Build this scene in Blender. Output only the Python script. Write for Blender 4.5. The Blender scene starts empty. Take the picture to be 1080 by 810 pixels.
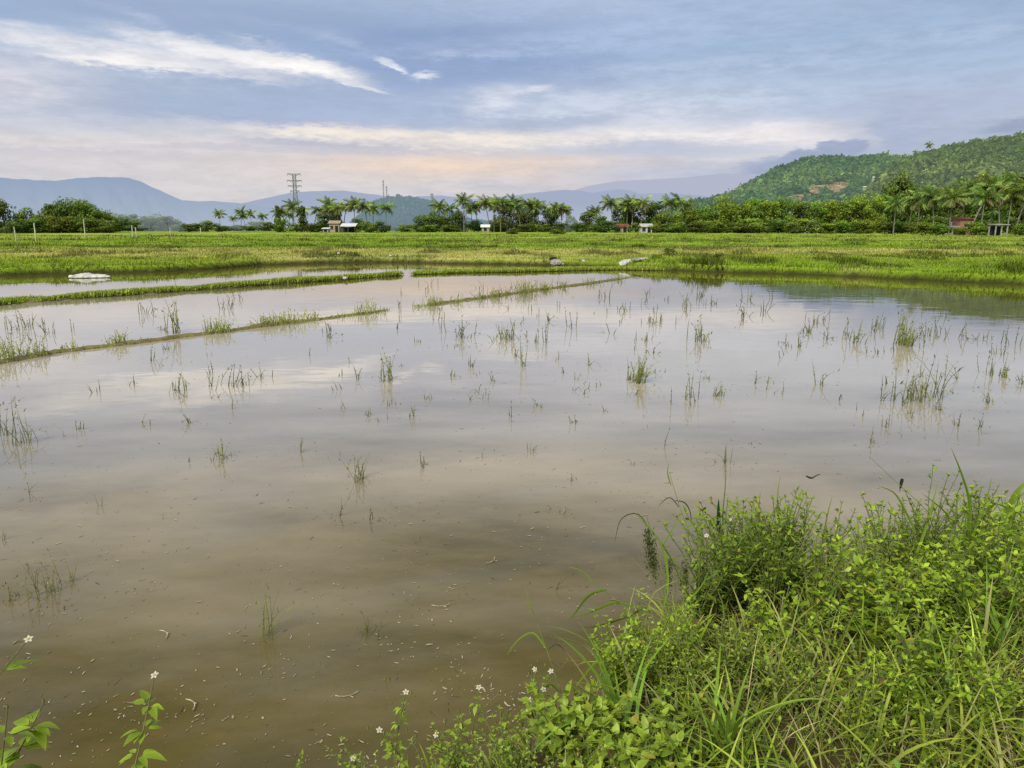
import bpy, math, random
import numpy as np
from mathutils import Vector
random.seed(7); rng = np.random.default_rng(7)
R = math.radians
sc = bpy.context.scene
COL = sc.collection

# ------------------------------------------------------------------ camera
H = 1.9; PITCH = 11.94; FX = 780.0
cam_d = bpy.data.cameras.new('camera'); cam = bpy.data.objects.new('camera', cam_d); COL.objects.link(cam)
cam.location = (0, 0, H); cam.rotation_euler = (R(90-PITCH), 0, 0)
cam_d.sensor_width = 36; cam_d.lens = 26; cam_d.clip_start = 0.05; cam_d.clip_end = 40000
sc.camera = cam
cp, sp = math.cos(R(PITCH)), math.sin(R(PITCH))
def ray(px, py):
    a = (px-540)/FX; b = (405-py)/FX
    return (a, cp + b*sp, -sp + b*cp)
def at(px, py, z=0.0):
    d = ray(px, py); t = (z-H)/d[2]
    return (d[0]*t, d[1]*t, z)
def atY(px, py, Y):
    d = ray(px, py); t = Y/d[1]
    return (d[0]*t, Y, H+d[2]*t)
def azel(px, py):
    d = ray(px, py)
    return math.degrees(math.atan2(d[0], d[1])), math.degrees(math.atan2(d[2], math.hypot(d[0], d[1])))

# ------------------------------------------------------------------ noise
_lat = np.random.default_rng(3).random((256, 256))
def vnoise(x, y):
    x = np.asarray(x, float); y = np.asarray(y, float)
    xi = np.floor(x).astype(int); yi = np.floor(y).astype(int)
    fx = x-xi; fy = y-yi; fx = fx*fx*(3-2*fx); fy = fy*fy*(3-2*fy)
    a = _lat[xi & 255, yi & 255]; b = _lat[(xi+1) & 255, yi & 255]
    c = _lat[xi & 255, (yi+1) & 255]; d = _lat[(xi+1) & 255, (yi+1) & 255]
    return (a*(1-fx)+b*fx)*(1-fy) + (c*(1-fx)+d*fx)*fy
def fbm(x, y, o=4):
    s = 0; a = 0.5; n = 0
    for k in range(o):
        s = s + a*vnoise(x*2**k+17.3*k, y*2**k+5.1*k); n += a; a *= 0.5
    return s/n
def sstep(a, b, x):
    t = np.clip((np.asarray(x, float)-a)/(b-a), 0, 1); return t*t*(3-2*t)

# ------------------------------------------------------------------ object helpers
def make(name, V, F, mat, col=None, parent=None, smooth=False):
    V = np.asarray(V, np.float32).reshape(-1, 3); F = np.asarray(F, np.int32)
    me = bpy.data.meshes.new(name)
    k = F.shape[1]; n = len(F)
    me.vertices.add(len(V)); me.vertices.foreach_set('co', V.ravel())
    me.loops.add(n*k); me.loops.foreach_set('vertex_index', F.ravel())
    me.polygons.add(n); me.polygons.foreach_set('loop_start', np.arange(0, n*k, k, dtype=np.int32))
    me.polygons.foreach_set('loop_total', np.full(n, k, np.int32))
    me.polygons.foreach_set('use_smooth', np.full(n, smooth))
    if col is not None:
        at_ = me.color_attributes.new('Col', 'FLOAT_COLOR', 'POINT')
        c = np.ones((len(V), 4), np.float32); c[:, :3] = np.asarray(col).reshape(-1, 3) if np.ndim(col) > 1 else np.asarray(col)
        at_.data.foreach_set('color', c.ravel())
    me.materials.append(mat); me.update(); me.validate()
    o = bpy.data.objects.new(name, me); COL.objects.link(o)
    if parent is not None: o.parent = parent
    return o
class MB:
    """collects shapes (quads) for one mesh"""
    def __init__(s): s.V = []; s.F = []; s.C = []; s.n = 0
    def add(s, V, F, C=(1, 1, 1)):
        V = np.asarray(V, float).reshape(-1, 3); F = np.asarray(F, int)
        if F.shape[1] == 3: F = np.concatenate([F, F[:, 2:3]], 1)
        s.V.append(V); s.F.append(F+s.n); s.n += len(V)
        C = np.asarray(C, float); s.C.append(np.tile(C, (len(V), 1)) if C.ndim == 1 else C)
    def box(s, c, size, rz=0, C=(1, 1, 1)):
        x, y, z = np.array(size)/2; P = np.array([(i*x, j*y, k*z) for i in (-1, 1) for j in (-1, 1) for k in (-1, 1)])
        ca, sa = math.cos(rz), math.sin(rz)
        P = np.stack([P[:, 0]*ca-P[:, 1]*sa, P[:, 0]*sa+P[:, 1]*ca, P[:, 2]], 1)+np.array(c)
        s.add(P, [(0, 1, 3, 2), (4, 6, 7, 5), (0, 4, 5, 1), (2, 3, 7, 6), (0, 2, 6, 4), (1, 5, 7, 3)], C)
    def tube(s, pts, rad, k=5, C=(1, 1, 1)):
        pts = np.asarray(pts, float); m = len(pts); rad = np.broadcast_to(rad, (m,))
        T = np.gradient(pts, axis=0); T /= np.linalg.norm(T, axis=1, keepdims=True)+1e-9
        ref = np.array([1., 0.13, 0.07]) if abs(T[:, 0]).mean() < 0.7 else np.array([0.1, 0.2, 1.])
        A = np.cross(T, ref); A /= np.linalg.norm(A, axis=1, keepdims=True); B = np.cross(T, A)
        th = np.arange(k)/k*2*math.pi
        P = pts[:, None]+rad[:, None, None]*(A[:, None]*np.cos(th)[None, :, None]+B[:, None]*np.sin(th)[None, :, None])
        F = [(i*k+j, i*k+(j+1) % k, (i+1)*k+(j+1) % k, (i+1)*k+j) for i in range(m-1) for j in range(k)]
        s.add(P.reshape(-1, 3), F, C)
    def build(s, name, mat, parent=None, smooth=False):
        V = np.concatenate(s.V); F = np.concatenate(s.F); C = np.concatenate(s.C)
        T = F[:, 2] == F[:, 3]
        if T.all(): return make(name, V, F[:, :3], mat, C, parent, smooth)
        if T.any(): # split quads to tris
            Q = F[~T]; F = np.concatenate([F[T][:, :3], Q[:, :3], Q[:, [0, 2, 3]]])
        return make(name, V, F, mat, C, parent, smooth)
def tag(o, label=None, cat=None, group=None, kind=None):
    if label: o['label'] = label
    if cat: o['category'] = cat
    if group: o['group'] = group
    if kind: o['kind'] = kind
    return o
def empty(name, loc=(0, 0, 0), rz=0, s=1):
    o = bpy.data.objects.new(name, None); COL.objects.link(o); o.empty_display_size = 0.2
    o.location = loc; o.rotation_euler = (0, 0, rz); o.scale = (s, s, s) if np.isscalar(s) else s
    return o
def copy_tree(o, parent=None):
    c = o.copy(); COL.objects.link(c); c.parent = parent
    for ch in o.children: copy_tree(ch, c)
    return c

# blades: many tapering ribbons in one go
def blades(base, az, L, w, lean, bend, nseg, col, tipcol=None, w0=0.6, twist=None):
    N = len(base); t = np.linspace(0, 1, nseg+1)
    th = lean[:, None]+bend[:, None]*t[None]           # angle from vertical
    ds = (L/nseg)[:, None]
    hx = np.concatenate([np.zeros((N, 1)), np.cumsum(np.sin((th[:, 1:]+th[:, :-1])/2)*ds, 1)], 1)
    hz = np.concatenate([np.zeros((N, 1)), np.cumsum(np.cos((th[:, 1:]+th[:, :-1])/2)*ds, 1)], 1)
    P = base[:, None, :]+np.stack([hx*np.cos(az)[:, None], hx*np.sin(az)[:, None], hz], 2)
    tw = (az+np.pi/2 if twist is None else twist)
    S = np.stack([np.cos(tw), np.sin(tw), np.zeros(N)], 1)
    prof = np.minimum(w0+(1-w0)*t/0.35, 1)*(1-np.clip((t-0.35)/0.65, 0, 1)**1.6)+0.03
    W = (w[:, None]*prof[None]/2)[..., None]*S[:, None, :]
    V = np.stack([P-W, P+W], 2).reshape(-1, 3)
    b = (np.arange(N)*(nseg+1)*2)[:, None]; i = np.arange(nseg)[None]*2
    F = np.stack([b+i, b+i+1, b+i+3, b+i+2], 2).reshape(-1, 4)
    if tipcol is None: tipcol = col
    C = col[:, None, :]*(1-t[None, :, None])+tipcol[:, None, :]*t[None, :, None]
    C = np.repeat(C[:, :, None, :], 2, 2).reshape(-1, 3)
    return V, F, C
# leaves: folded ovate blades; d = direction, n = approx normal
_rows = np.array([0, .18, .42, .72, 1.0]); _wid = np.array([.06, .42, .5, .3, .02])
def leaves(P, d, n, L, asp, col, fold=0.25, droop=0.25):
    N = len(P); d = d/np.linalg.norm(d, axis=1, keepdims=True)
    s = np.cross(d, n); s /= np.linalg.norm(s, axis=1, keepdims=True)+1e-9; n = np.cross(s, d)
    mid = P[:, None]+L[:, None, None]*(_rows[None, :, None]*d[:, None]-droop*(_rows[None, :, None]**2)*n[:, None])
    off = (L*asp)[:, None, None]*_wid[None, :, None]*s[:, None]
    up = (L*asp*fold)[:, None, None]*_wid[None, :, None]*n[:, None]
    V = np.stack([mid-off+up, mid, mid+off+up], 2).reshape(-1, 3)
    b = (np.arange(N)*15)[:, None]
    q = np.array([[r*3+c, r*3+c+1, r*3+c+4, r*3+c+3] for r in range(4) for c in range(2)])
    F = (b[:, :, None]+q[None]).reshape(-1, 4)
    C = np.repeat(col, 15, 0)*np.tile(np.array([1, .88, 1]*5), N)[:, None]
    return V, F, C
def unit(n):
    v = rng.normal(size=(n, 3)); return v/np.linalg.norm(v, axis=1, keepdims=True)
def jit(c, n, s=.18, hs=.08):
    c = np.array(c, float)[None].repeat(n, 0); return np.clip(c*(1+rng.normal(0, s, (n, 1)))*(1+rng.normal(0, hs, (n, 3))), .002, .9)

# ------------------------------------------------------------------ materials
def newmat(name):
    m = bpy.data.materials.new(name); m.use_nodes = True; nt = m.node_tree; nt.nodes.clear()
    out = nt.nodes.new('ShaderNodeOutputMaterial'); return m, nt, out
def N(nt, t, **k):
    n = nt.nodes.new(t)
    for a, b in k.items(): setattr(n, a, b)
    return n
def L(nt, a, b): nt.links.new(a, b)
def math_(nt, op, a, b=None, c=None, clamp=False):
    n = N(nt, 'ShaderNodeMath', operation=op); n.use_clamp = clamp
    for i, v in enumerate((a, b, c)):
        if v is None: continue
        if isinstance(v, (int, float)): n.inputs[i].default_value = v
        else: L(nt, v, n.inputs[i])
    return n.outputs[0]
def mixc(nt, f, a, b, blend='MIX'):
    n = N(nt, 'ShaderNodeMix', data_type='RGBA', blend_type=blend); n.clamp_factor = True
    for s, v in ((0, f), (6, a), (7, b)):
        if isinstance(v, (int, float)): n.inputs[s].default_value = v
        elif isinstance(v, tuple): n.inputs[s].default_value = (*v, 1) if len(v) == 3 else v
        else: L(nt, v, n.inputs[s])
    return n.outputs[2]
def noise_(nt, vec, scale, detail=4, rough=.5, lac=2):
    n = N(nt, 'ShaderNodeTexNoise'); n.inputs['Scale'].default_value = scale; n.inputs['Detail'].default_value = detail
    n.inputs['Roughness'].default_value = rough; n.inputs['Lacunarity'].default_value = lac
    if vec is not None: L(nt, vec, n.inputs['Vector'])
    return n
def objcoord(nt):
    return N(nt, 'ShaderNodeTexCoord').outputs['Object']
def foliage(name, transl=.3, rough=.5, spec=.25, objvar=0.0, haze=None):
    m, nt, out = newmat(name)
    a = N(nt, 'ShaderNodeAttribute', attribute_name='Col'); c = a.outputs['Color']
    if objvar:
        oi = N(nt, 'ShaderNodeObjectInfo')
        hs = N(nt, 'ShaderNodeHueSaturation')
        r1 = math_(nt, 'MULTIPLY_ADD', oi.outputs['Random'], objvar*1.1, 1-objvar*.5); L(nt, r1, hs.inputs['Value'])
        r2 = math_(nt, 'FRACT', math_(nt, 'MULTIPLY', oi.outputs['Random'], 17.31))
        L(nt, math_(nt, 'MULTIPLY_ADD', r2, .05, .475), hs.inputs['Hue']); L(nt, c, hs.inputs['Color']); c = hs.outputs[0]
    b = N(nt, 'ShaderNodeBsdfPrincipled'); L(nt, c, b.inputs['Base Color']); b.inputs['Roughness'].default_value = rough
    b.inputs['Specular IOR Level'].default_value = spec
    t = N(nt, 'ShaderNodeBsdfTranslucent'); L(nt, mixc(nt, 1.0, c, (1.15, 1.1, .6), 'MULTIPLY'), t.inputs['Color'])
    mx = N(nt, 'ShaderNodeMixShader'); mx.inputs[0].default_value = transl
    L(nt, b.outputs[0], mx.inputs[1]); L(nt, t.outputs[0], mx.inputs[2]); fin = mx.outputs[0]
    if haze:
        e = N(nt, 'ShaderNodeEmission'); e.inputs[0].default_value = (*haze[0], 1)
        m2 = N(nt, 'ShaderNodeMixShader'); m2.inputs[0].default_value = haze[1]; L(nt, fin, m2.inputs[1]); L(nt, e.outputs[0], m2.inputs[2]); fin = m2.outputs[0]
    L(nt, fin, out.inputs[0]); return m
def plain(name, col, rough=.7, var=.25, scale=4, spec=.3, col2=None, bump=0, metal=0, attr=False):
    m, nt, out = newmat(name); oc = objcoord(nt)
    n = noise_(nt, oc, scale, 6, .6)
    b = N(nt, 'ShaderNodeBsdfPrincipled'); c2 = col2 or tuple(v*(1-var*1.6) for v in col)
    f = math_(nt, 'MULTIPLY_ADD', n.outputs['Fac'], 2.2, -.6, clamp=True)
    c = mixc(nt, f, c2, tuple(min(1, v*(1+var*.4)) for v in col))
    if attr:
        a = N(nt, 'ShaderNodeAttribute', attribute_name='Col'); c = mixc(nt, 1.0, c, a.outputs['Color'], 'MULTIPLY')
    L(nt, c, b.inputs['Base Color']); b.inputs['Roughness'].default_value = rough; b.inputs['Specular IOR Level'].default_value = spec
    b.inputs['Metallic'].default_value = metal
    if bump:
        bp = N(nt, 'ShaderNodeBump'); bp.inputs['Strength'].default_value = bump; bp.inputs['Distance'].default_value = .02
        L(nt, n.outputs['Fac'], bp.inputs['Height']); L(nt, bp.outputs[0], b.inputs['Normal'])
    L(nt, b.outputs[0], out.inputs[0]); return m

M_grass = foliage('meadow_grass', .3, .55, .2)
M_near = foliage('near_grass', .35, .4, .3)
M_leaf = foliage('herb_leaf', .35, .42, .3)
M_crown = foliage('tree_crown', .3, .55, .2, objvar=.45)
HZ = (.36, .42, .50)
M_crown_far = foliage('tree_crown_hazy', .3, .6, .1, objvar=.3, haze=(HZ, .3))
M_palm = foliage('palm_crown', .25, .45, .3, objvar=.35)
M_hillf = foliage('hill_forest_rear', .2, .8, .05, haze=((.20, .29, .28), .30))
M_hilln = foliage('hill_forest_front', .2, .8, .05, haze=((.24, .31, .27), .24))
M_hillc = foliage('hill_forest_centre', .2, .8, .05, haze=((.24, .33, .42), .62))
M_trunk = plain('palm_bark', (.25, .235, .20), .9, .5, 3)
M_bark = plain('tree_bark', (.13, .10, .07), .9, .4, 3)
M_stem = plain('herb_stem', (.16, .20, .06), .6, .3, 30, attr=True)
M_reed = foliage('reed_stalk', .15, .6, .15)
M_petal = plain('white_petal', (.52, .52, .45), .6, .05, 50)
M_disc = plain('yellow_flower_centre', (.55, .40, .04), .8, .3, 200)
M_white = plain('white_paint', (.48, .48, .46), .6, .15, 2)
M_sheet = plain('white_roof_sheet', (.75, .77, .78), .4, .1, 1.5)
M_grey = plain('grey_concrete', (.36, .35, .33), .85, .3, 2)
M_dark = plain('dark_opening', (.02, .02, .018), .9, .2, 2)
M_rust = plain('red_rusty_roof', (.22, .085, .055), .8, .4, 1.5)
M_tan = plain('tan_board', (.42, .34, .24), .85, .3, 2)
M_steel = plain('galvanised_steel', (.30, .31, .33), .5, .2, 1, metal=.3)
M_post = plain('pale_post', (.62, .60, .53), .85, .3, 3)
M_plastic = plain('white_plastic', (.62, .62, .57), .5, .35, 6, bump=.6)
M_rock = plain('grey_rock', (.42, .41, .38), .9, .45, 5, bump=.8)
M_float = plain('pale_floating_leaf', (.56, .50, .34), .75, .5, 30, attr=True)
M_mud = plain('wet_mud', (.21, .18, .075), .8, .4, 6, bump=.8, col2=(.09, .085, .03))

# brick
def brickmat():
    m, nt, out = newmat('red_brick_wall'); t = N(nt, 'ShaderNodeTexBrick'); t.inputs['Scale'].default_value = 2.2
    t.inputs['Color1'].default_value = (.36, .15, .09, 1); t.inputs['Color2'].default_value = (.26, .10, .06, 1); t.inputs['Mortar'].default_value = (.35, .3, .26, 1)
    mp = N(nt, 'ShaderNodeMapping'); mp.inputs['Rotation'].default_value = (R(90), 0, 0); L(nt, objcoord(nt), mp.inputs[0]); L(nt, mp.outputs[0], t.inputs[0])
    b = N(nt, 'ShaderNodeBsdfPrincipled'); b.inputs['Roughness'].default_value = .9; L(nt, t.outputs[0], b.inputs['Base Color']); L(nt, b.outputs[0], out.inputs[0]); return m
M_brick = brickmat()

# ------------------------------------------------------------------ terrain heights and colours
far_px = [(-700, 296), (-300, 296), (0, 291), (80, 289), (170, 287), (220, 284), (270, 280), (330, 278), (400, 277), (470, 278), (540, 279), (600, 280.5), (660, 283), (700, 285), (740, 287), (800, 288.5), (870, 290.5), (960, 295), (1020, 298), (1080, 300.5), (1300, 310), (1800, 335)]
FP = np.array([at(*p)[:2] for p in far_px]); FP = FP[np.argsort(FP[:, 0])]
WP = np.array([(-8, .9), (-2, 1.3), (-1, 1.62), (-.75, 1.86), (-.5, 2.05), (-.2, 2.2), (0, 2.3), (.2, 2.42), (.42, 2.68), (.75, 3.1), (1.1, 3.3), (1.6, 3.45), (2.5, 3.75), (4, 4.1), (10, 5), (30, 6)])
def Bf(x): return np.interp(x, FP[:, 0], FP[:, 1]) + .5*(fbm(x*.9+40, x*0+3.3, 3)-.5) + .5*(vnoise(x*2.1, x*0+9)-.5)+ .3*(vnoise(x*5.3, x*0+2)-.5)
def Wf(x): return np.interp(x, WP[:, 0], WP[:, 1]) + .18*(fbm(x*2.3+11, x*0+1, 3)-.5)
TERR = [58, 88, 125]
def Tf(x, k): return TERR[k] + x*(-.05, .03, .02)[k] + 4*(fbm(x*.07+9*k, x*0+k, 3)-.5)
def hgt(x, y):
    x = np.asarray(x, float); y = np.asarray(y, float)
    d = y-Bf(x)
    h = -.4+.4*sstep(-1.4, 0, d)+.30*sstep(-.02, .45, d)+.08*sstep(.4, 2.5, d)
    for k in range(3): h = h+.045*sstep(-.3, .3, y-Tf(x, k))+.07*np.exp(-((y-Tf(x, k))/.5)**2)
    h = h+np.where(d > .3, .05*(fbm(x*.5, y*.5, 3)-.5), 0)
    dn = Wf(x)-y
    hn = -.4+.4*sstep(-1.0, 0, dn)+.30*sstep(-.02, .30, dn)+.06*sstep(.3, 1.2, dn)+np.where(dn > 0, .06*(fbm(x*5, y*5, 3)-.5), 0)
    return np.maximum(h, hn)
G_BR = np.array([.215, .335, .020]); G_YE = np.array([.43, .42, .13]); G_DK = np.array([.075, .125, .012]); G_MUD = np.array([.030, .030, .010])
PLOTS = [(0, (.215, .335, .020)), (31, (.25, .36, .030)), (36, (.30, .375, .050)), (40, (.43, .44, .13)), (52, (.36, .41, .09)), (55.5, (.075, .125, .012)), (58.5, (.22, .35, .020)), (66, (.30, .39, .045)), (72, (.24, .37, .022)), (84, (.085, .14, .014)), (89, (.25, .38, .022)), (104, (.38, .43, .09)), (116, (.10, .16, .015)), (124, (.24, .37, .022)), (150, (.32, .40, .05)), (175, (.20, .33, .02))]
PY = np.array([p[0] for p in PLOTS], float); PC = np.array([p[1] for p in PLOTS])
def gcol(x, y):
    x = np.asarray(x, float); y = np.asarray(y, float)
    yy = y-(-.05*x+4*(fbm(x*.07, x*0, 3)-.5))*np.clip((y-38)/20, 0, 1)-.13*x*np.clip(1-abs(y-44)/16, 0, 1)+3.2*(fbm(x*.22+60, y*.12, 4)-.5)*np.clip((y-26)/10, 0, 1)
    c = np.zeros(np.broadcast(x, y).shape+(3,)); w = np.zeros(c.shape[:-1])[..., None]
    k = np.clip(np.searchsorted(PY, yy, 'right')-1, 0, len(PY)-1); k2 = np.maximum(k-1, 0); f = sstep(0, 1, (yy-PY[k])/1.6)[..., None]
    c = PC[k2]*(1-f)+PC[k]*f
    c = c*(.80+.40*fbm(x*.35+9, y*.35, 4))[..., None]
    gap = sstep(.42, .58, fbm(x*.13+20, y*.02+k*3.1, 3))[..., None]; isdk = (PC[k].sum(-1) < .3)[..., None]; c = np.where(isdk, c*gap+G_BR*.85*(1-gap), c)
    dk = (sstep(.55, .70, fbm(x*.22+30, y*.45, 4))*.6)[..., None]; c = c*(1-dk)+G_DK*1.3*dk
    yl = (sstep(.56, .72, fbm(x*.06+70, y*.3+4, 4))*.5)[..., None]; c = c*(1-yl)+G_YE*yl
    d = y-Bf(x); m = (1-sstep(.12, .40, d))[..., None]*.95
    return c*(1-m)+G_MUD*m
# ground: one sheet, polar grid, to the horizon
r = np.concatenate([np.linspace(.25, 1.2, 10), np.linspace(1.25, 4.6, 110), np.linspace(4.8, 18, 30), np.arange(18.3, 46, .13), np.arange(46, 135, .45), np.geomspace(136, 16000, 60)])
a = np.concatenate([np.linspace(-44, 44, 420), np.linspace(46, 314, 90)]); a = np.radians(a)
RR, AA = np.meshgrid(r, a, indexing='ij'); X = RR*np.sin(AA); Y = RR*np.cos(AA); Z = hgt(X, Y)
nr, na = X.shape; idx = np.arange(nr*na).reshape(nr, na); nx = np.roll(idx, -1, 1)
F = np.stack([idx[:-1], idx[1:], nx[1:], nx[:-1]], -1).reshape(-1, 4)
C = gcol(X, Y)
near = (RR < 12)[..., None]; C = np.where(near, np.array([.07, .055, .025])*(.6+.8*fbm(X*6, Y*6, 3))[..., None], C)
m, nt, out = newmat('ground_soil_and_turf')
at_ = N(nt, 'ShaderNodeAttribute', attribute_name='Col'); oc = objcoord(nt)
n1 = noise_(nt, oc, 1.5, 8, .7); n2 = noise_(nt, oc, .12, 4)
c = mixc(nt, 1.0, at_.outputs['Color'], mixc(nt, n1.outputs['Fac'], (.85, .85, .87), (1.12, 1.11, 1.08)), 'MULTIPLY')
c = mixc(nt, 1.0, c, mixc(nt, n2.outputs['Fac'], (.8, .8, .8), (1.2, 1.2, 1.2)), 'MULTIPLY')
b = N(nt, 'ShaderNodeBsdfPrincipled'); b.inputs['Roughness'].default_value = .95; b.inputs['Specular IOR Level'].default_value = .1; L(nt, c, b.inputs['Base Color'])
bp = N(nt, 'ShaderNodeBump'); bp.inputs['Distance'].default_value = .05; bp.inputs['Strength'].default_value = .8; L(nt, n1.outputs['Fac'], bp.inputs['Height']); L(nt, bp.outputs[0], b.inputs['Normal'])
L(nt, b.outputs[0], out.inputs[0]); M_ground = m
g = make('ground', np.stack([X, Y, Z], -1), F, M_ground, C.reshape(-1, 3), smooth=True); tag(g, kind='structure')

# ------------------------------------------------------------------ water
m, nt, out = newmat('muddy_pond_water'); oc = objcoord(nt)
mp = N(nt, 'ShaderNodeMapping'); mp.inputs['Scale'].default_value = (1, 2.2, 1); mp.inputs['Rotation'].default_value = (0, 0, R(-35)); L(nt, oc, mp.inputs[0])
w1 = noise_(nt, mp.outputs[0], .45, 5, .55); w2 = noise_(nt, mp.outputs[0], 2.4, 7, .65); w3 = noise_(nt, oc, 9, 6, .7)
f1 = math_(nt, 'MULTIPLY_ADD', w1.outputs['Fac'], 3, -1.0, clamp=True)
c = mixc(nt, f1, (.066, .052, .006), (.118, .096, .018))
f2 = math_(nt, 'MULTIPLY_ADD', w2.outputs['Fac'], 3.5, -1.45, clamp=True)
c = mixc(nt, math_(nt, 'MULTIPLY', f2, .6), c, (.145, .112, .035))
f3 = math_(nt, 'MULTIPLY_ADD', w3.outputs['Fac'], 5, -2.9, clamp=True)
c = mixc(nt, math_(nt, 'MULTIPLY', f3, .55), c, (.050, .042, .012))
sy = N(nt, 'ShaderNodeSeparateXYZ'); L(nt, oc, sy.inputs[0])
refl_paint = math_(nt, 'MULTIPLY_ADD', sy.outputs[1], .15, math_(nt, 'MULTIPLY_ADD', w1.outputs['Fac'], 1.0, -.92), clamp=True)  # bright sky reflection painted into the body colour, paler with distance
refl_paint = math_(nt, 'MINIMUM', refl_paint, math_(nt, 'ADD', math_(nt, 'MULTIPLY', math_(nt, 'MAXIMUM', sy.outputs[0], 0), -.10), math_(nt, 'MULTIPLY_ADD', sy.outputs[1], -.11, 2.85), clamp=True))  # painted brightness fades out towards the far bank and the right side
c = mixc(nt, math_(nt, 'MULTIPLY', refl_paint, .85), c, (.50, .445, .37))
b = N(nt, 'ShaderNodeBsdfPrincipled'); L(nt, c, b.inputs['Base Color']); b.inputs['IOR'].default_value = 1.75
b.inputs['Roughness'].default_value = .02; b.inputs['Specular IOR Level'].default_value = .5
mp2 = N(nt, 'ShaderNodeMapping'); mp2.inputs['Scale'].default_value = (1, 1.6, 1); L(nt, oc, mp2.inputs[0])
wv = noise_(nt, mp2.outputs[0], 7, 3, .5); wv2 = noise_(nt, mp2.outputs[0], 1.1, 2, .5)
hh = math_(nt, 'ADD', math_(nt, 'MULTIPLY', wv.outputs['Fac'], .10), wv2.outputs['Fac'])
bp = N(nt, 'ShaderNodeBump'); bp.inputs['Distance'].default_value = .004; bp.inputs['Strength'].default_value = .6; L(nt, hh, bp.inputs['Height']); L(nt, bp.outputs[0], b.inputs['Normal'])
L(nt, b.outputs[0], out.inputs[0])
wx = 90
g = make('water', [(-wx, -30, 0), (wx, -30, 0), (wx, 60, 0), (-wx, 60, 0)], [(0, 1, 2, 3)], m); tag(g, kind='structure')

# ------------------------------------------------------------------ low earth dikes across the water
def dike(px_pts, w, hh, seed):
    P = np.array([at(*p)[:2] for p in px_pts]); s = np.concatenate([[0], np.cumsum(np.linalg.norm(np.diff(P, axis=0), axis=1))])
    t = np.arange(0, s[-1], .12); x = np.interp(t, s, P[:, 0]); y = np.interp(t, s, P[:, 1])
    y = y+.25*(fbm(t*.4+seed, t*0+seed, 3)-.5)+.08*(vnoise(t*3, t*0+seed)-.5)
    T = np.gradient(np.stack([x, y], 1), axis=0); T /= np.linalg.norm(T, axis=1, keepdims=True); Nn = np.stack([-T[:, 1], T[:, 0]], 1)
    q = np.linspace(-1, 1, 9); wv_ = w*(.75+.6*fbm(t*.8+seed, t*0+2, 3)); hv = hh*(.55+.9*fbm(t*1.3+seed*2, t*0+5, 4))
    endf = np.minimum(1, np.minimum(t, s[-1]-t)/1.2+.15)
    V = np.zeros((len(t), 9, 3)); V[..., 0] = x[:, None]+Nn[:, :1]*q*wv_[:, None]; V[..., 1] = y[:, None]+Nn[:, 1:]*q*wv_[:, None]
    V[..., 2] = (hv*endf)[:, None]*(1.5*np.cos(q*np.pi/2)-.5)+.03*(vnoise(V[..., 0]*9, V[..., 1]*9)-.5)-.015
    i = np.arange(len(t)*9).reshape(-1, 9); F = np.stack([i[:-1, :-1], i[1:, :-1], i[1:, 1:], i[:-1, 1:]], -1).reshape(-1, 4)
    o = make('earth_dike', V, F, M_mud, smooth=True); tag(o, kind='structure'); return x, y, wv_, hv
D1a = dike([(-260, 341), (-100, 328.5), (0, 321), (100, 313), (200, 306), (300, 298.5), (380, 293), (422, 290)], .46, .09, 1)
D1b = dike([(438, 289), (480, 287.5), (540, 286.5), (600, 285), (650, 284), (700, 285)], .55, .09, 2)
D2a = dike([(-200, 420), (-80, 399), (0, 383), (60, 372), (120, 364.5), (180, 357), (240, 349.5), (300, 341.5), (360, 334), (412, 327)], .14, .06, 3)
D2b = dike([(438, 324), (500, 315.5), (560, 307), (620, 299), (664, 292.5)], .15, .065, 4)

# ------------------------------------------------------------------ far meadow grass (nobody could count it)
Vs, Fs, Cs = [], [], []; off = 0
def push(V, F, C):
    global off
    Vs.append(V); Fs.append(F+off); Cs.append(C); off += len(V)
n = 400000
inv = rng.uniform(1/165, 1/21.5, n); rr = 1/inv; az = np.radians(rng.uniform(-38, 38, n)); x = rr*np.sin(az); y = rr*np.cos(az)
keep = y > Bf(x)+.10; x = x[keep]; y = y[keep]; rr = rr[keep]; n = len(x)
z = hgt(x, y); cl = fbm(x*.6+5, y*.6, 4); edge = np.exp(-((y-Bf(x)-.45)/.35)**2)
hL = (.05+.11*sstep(.3, .75, cl))*rng.uniform(.6, 1.4, n)*(1+.8*edge)
lump = sstep(.60, .72, fbm(x*.55+80, y*.30+2, 3)); hL = hL*(1+1.3*lump)
c = gcol(x, np.maximum(y, Bf(x)+.45))*np.exp(rng.normal(0, .16, (n, 1)))*(1+rng.normal(0, .05, (n, 3)))
c = c*(1-.55*lump[:, None])
e2 = np.clip((.38-(y-Bf(x)))/.3, 0, 1)[:, None]; c = c*(1-e2*.72)
dry = rng.random(n) < .07; c[dry] = np.array([.34, .31, .14])*rng.uniform(.6, 1.1, (dry.sum(), 1))
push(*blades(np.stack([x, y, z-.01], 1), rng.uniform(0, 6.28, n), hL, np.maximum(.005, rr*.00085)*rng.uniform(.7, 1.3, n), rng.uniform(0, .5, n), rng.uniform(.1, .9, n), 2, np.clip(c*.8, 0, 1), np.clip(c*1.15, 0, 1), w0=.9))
V, F, C = map(np.concatenate, (Vs, Fs, Cs))
tag(make('meadow_grass', V, F, M_grass, C), 'bright green meadow grass covering the fields beyond the flooded paddy', 'grass', kind='stuff')
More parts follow.
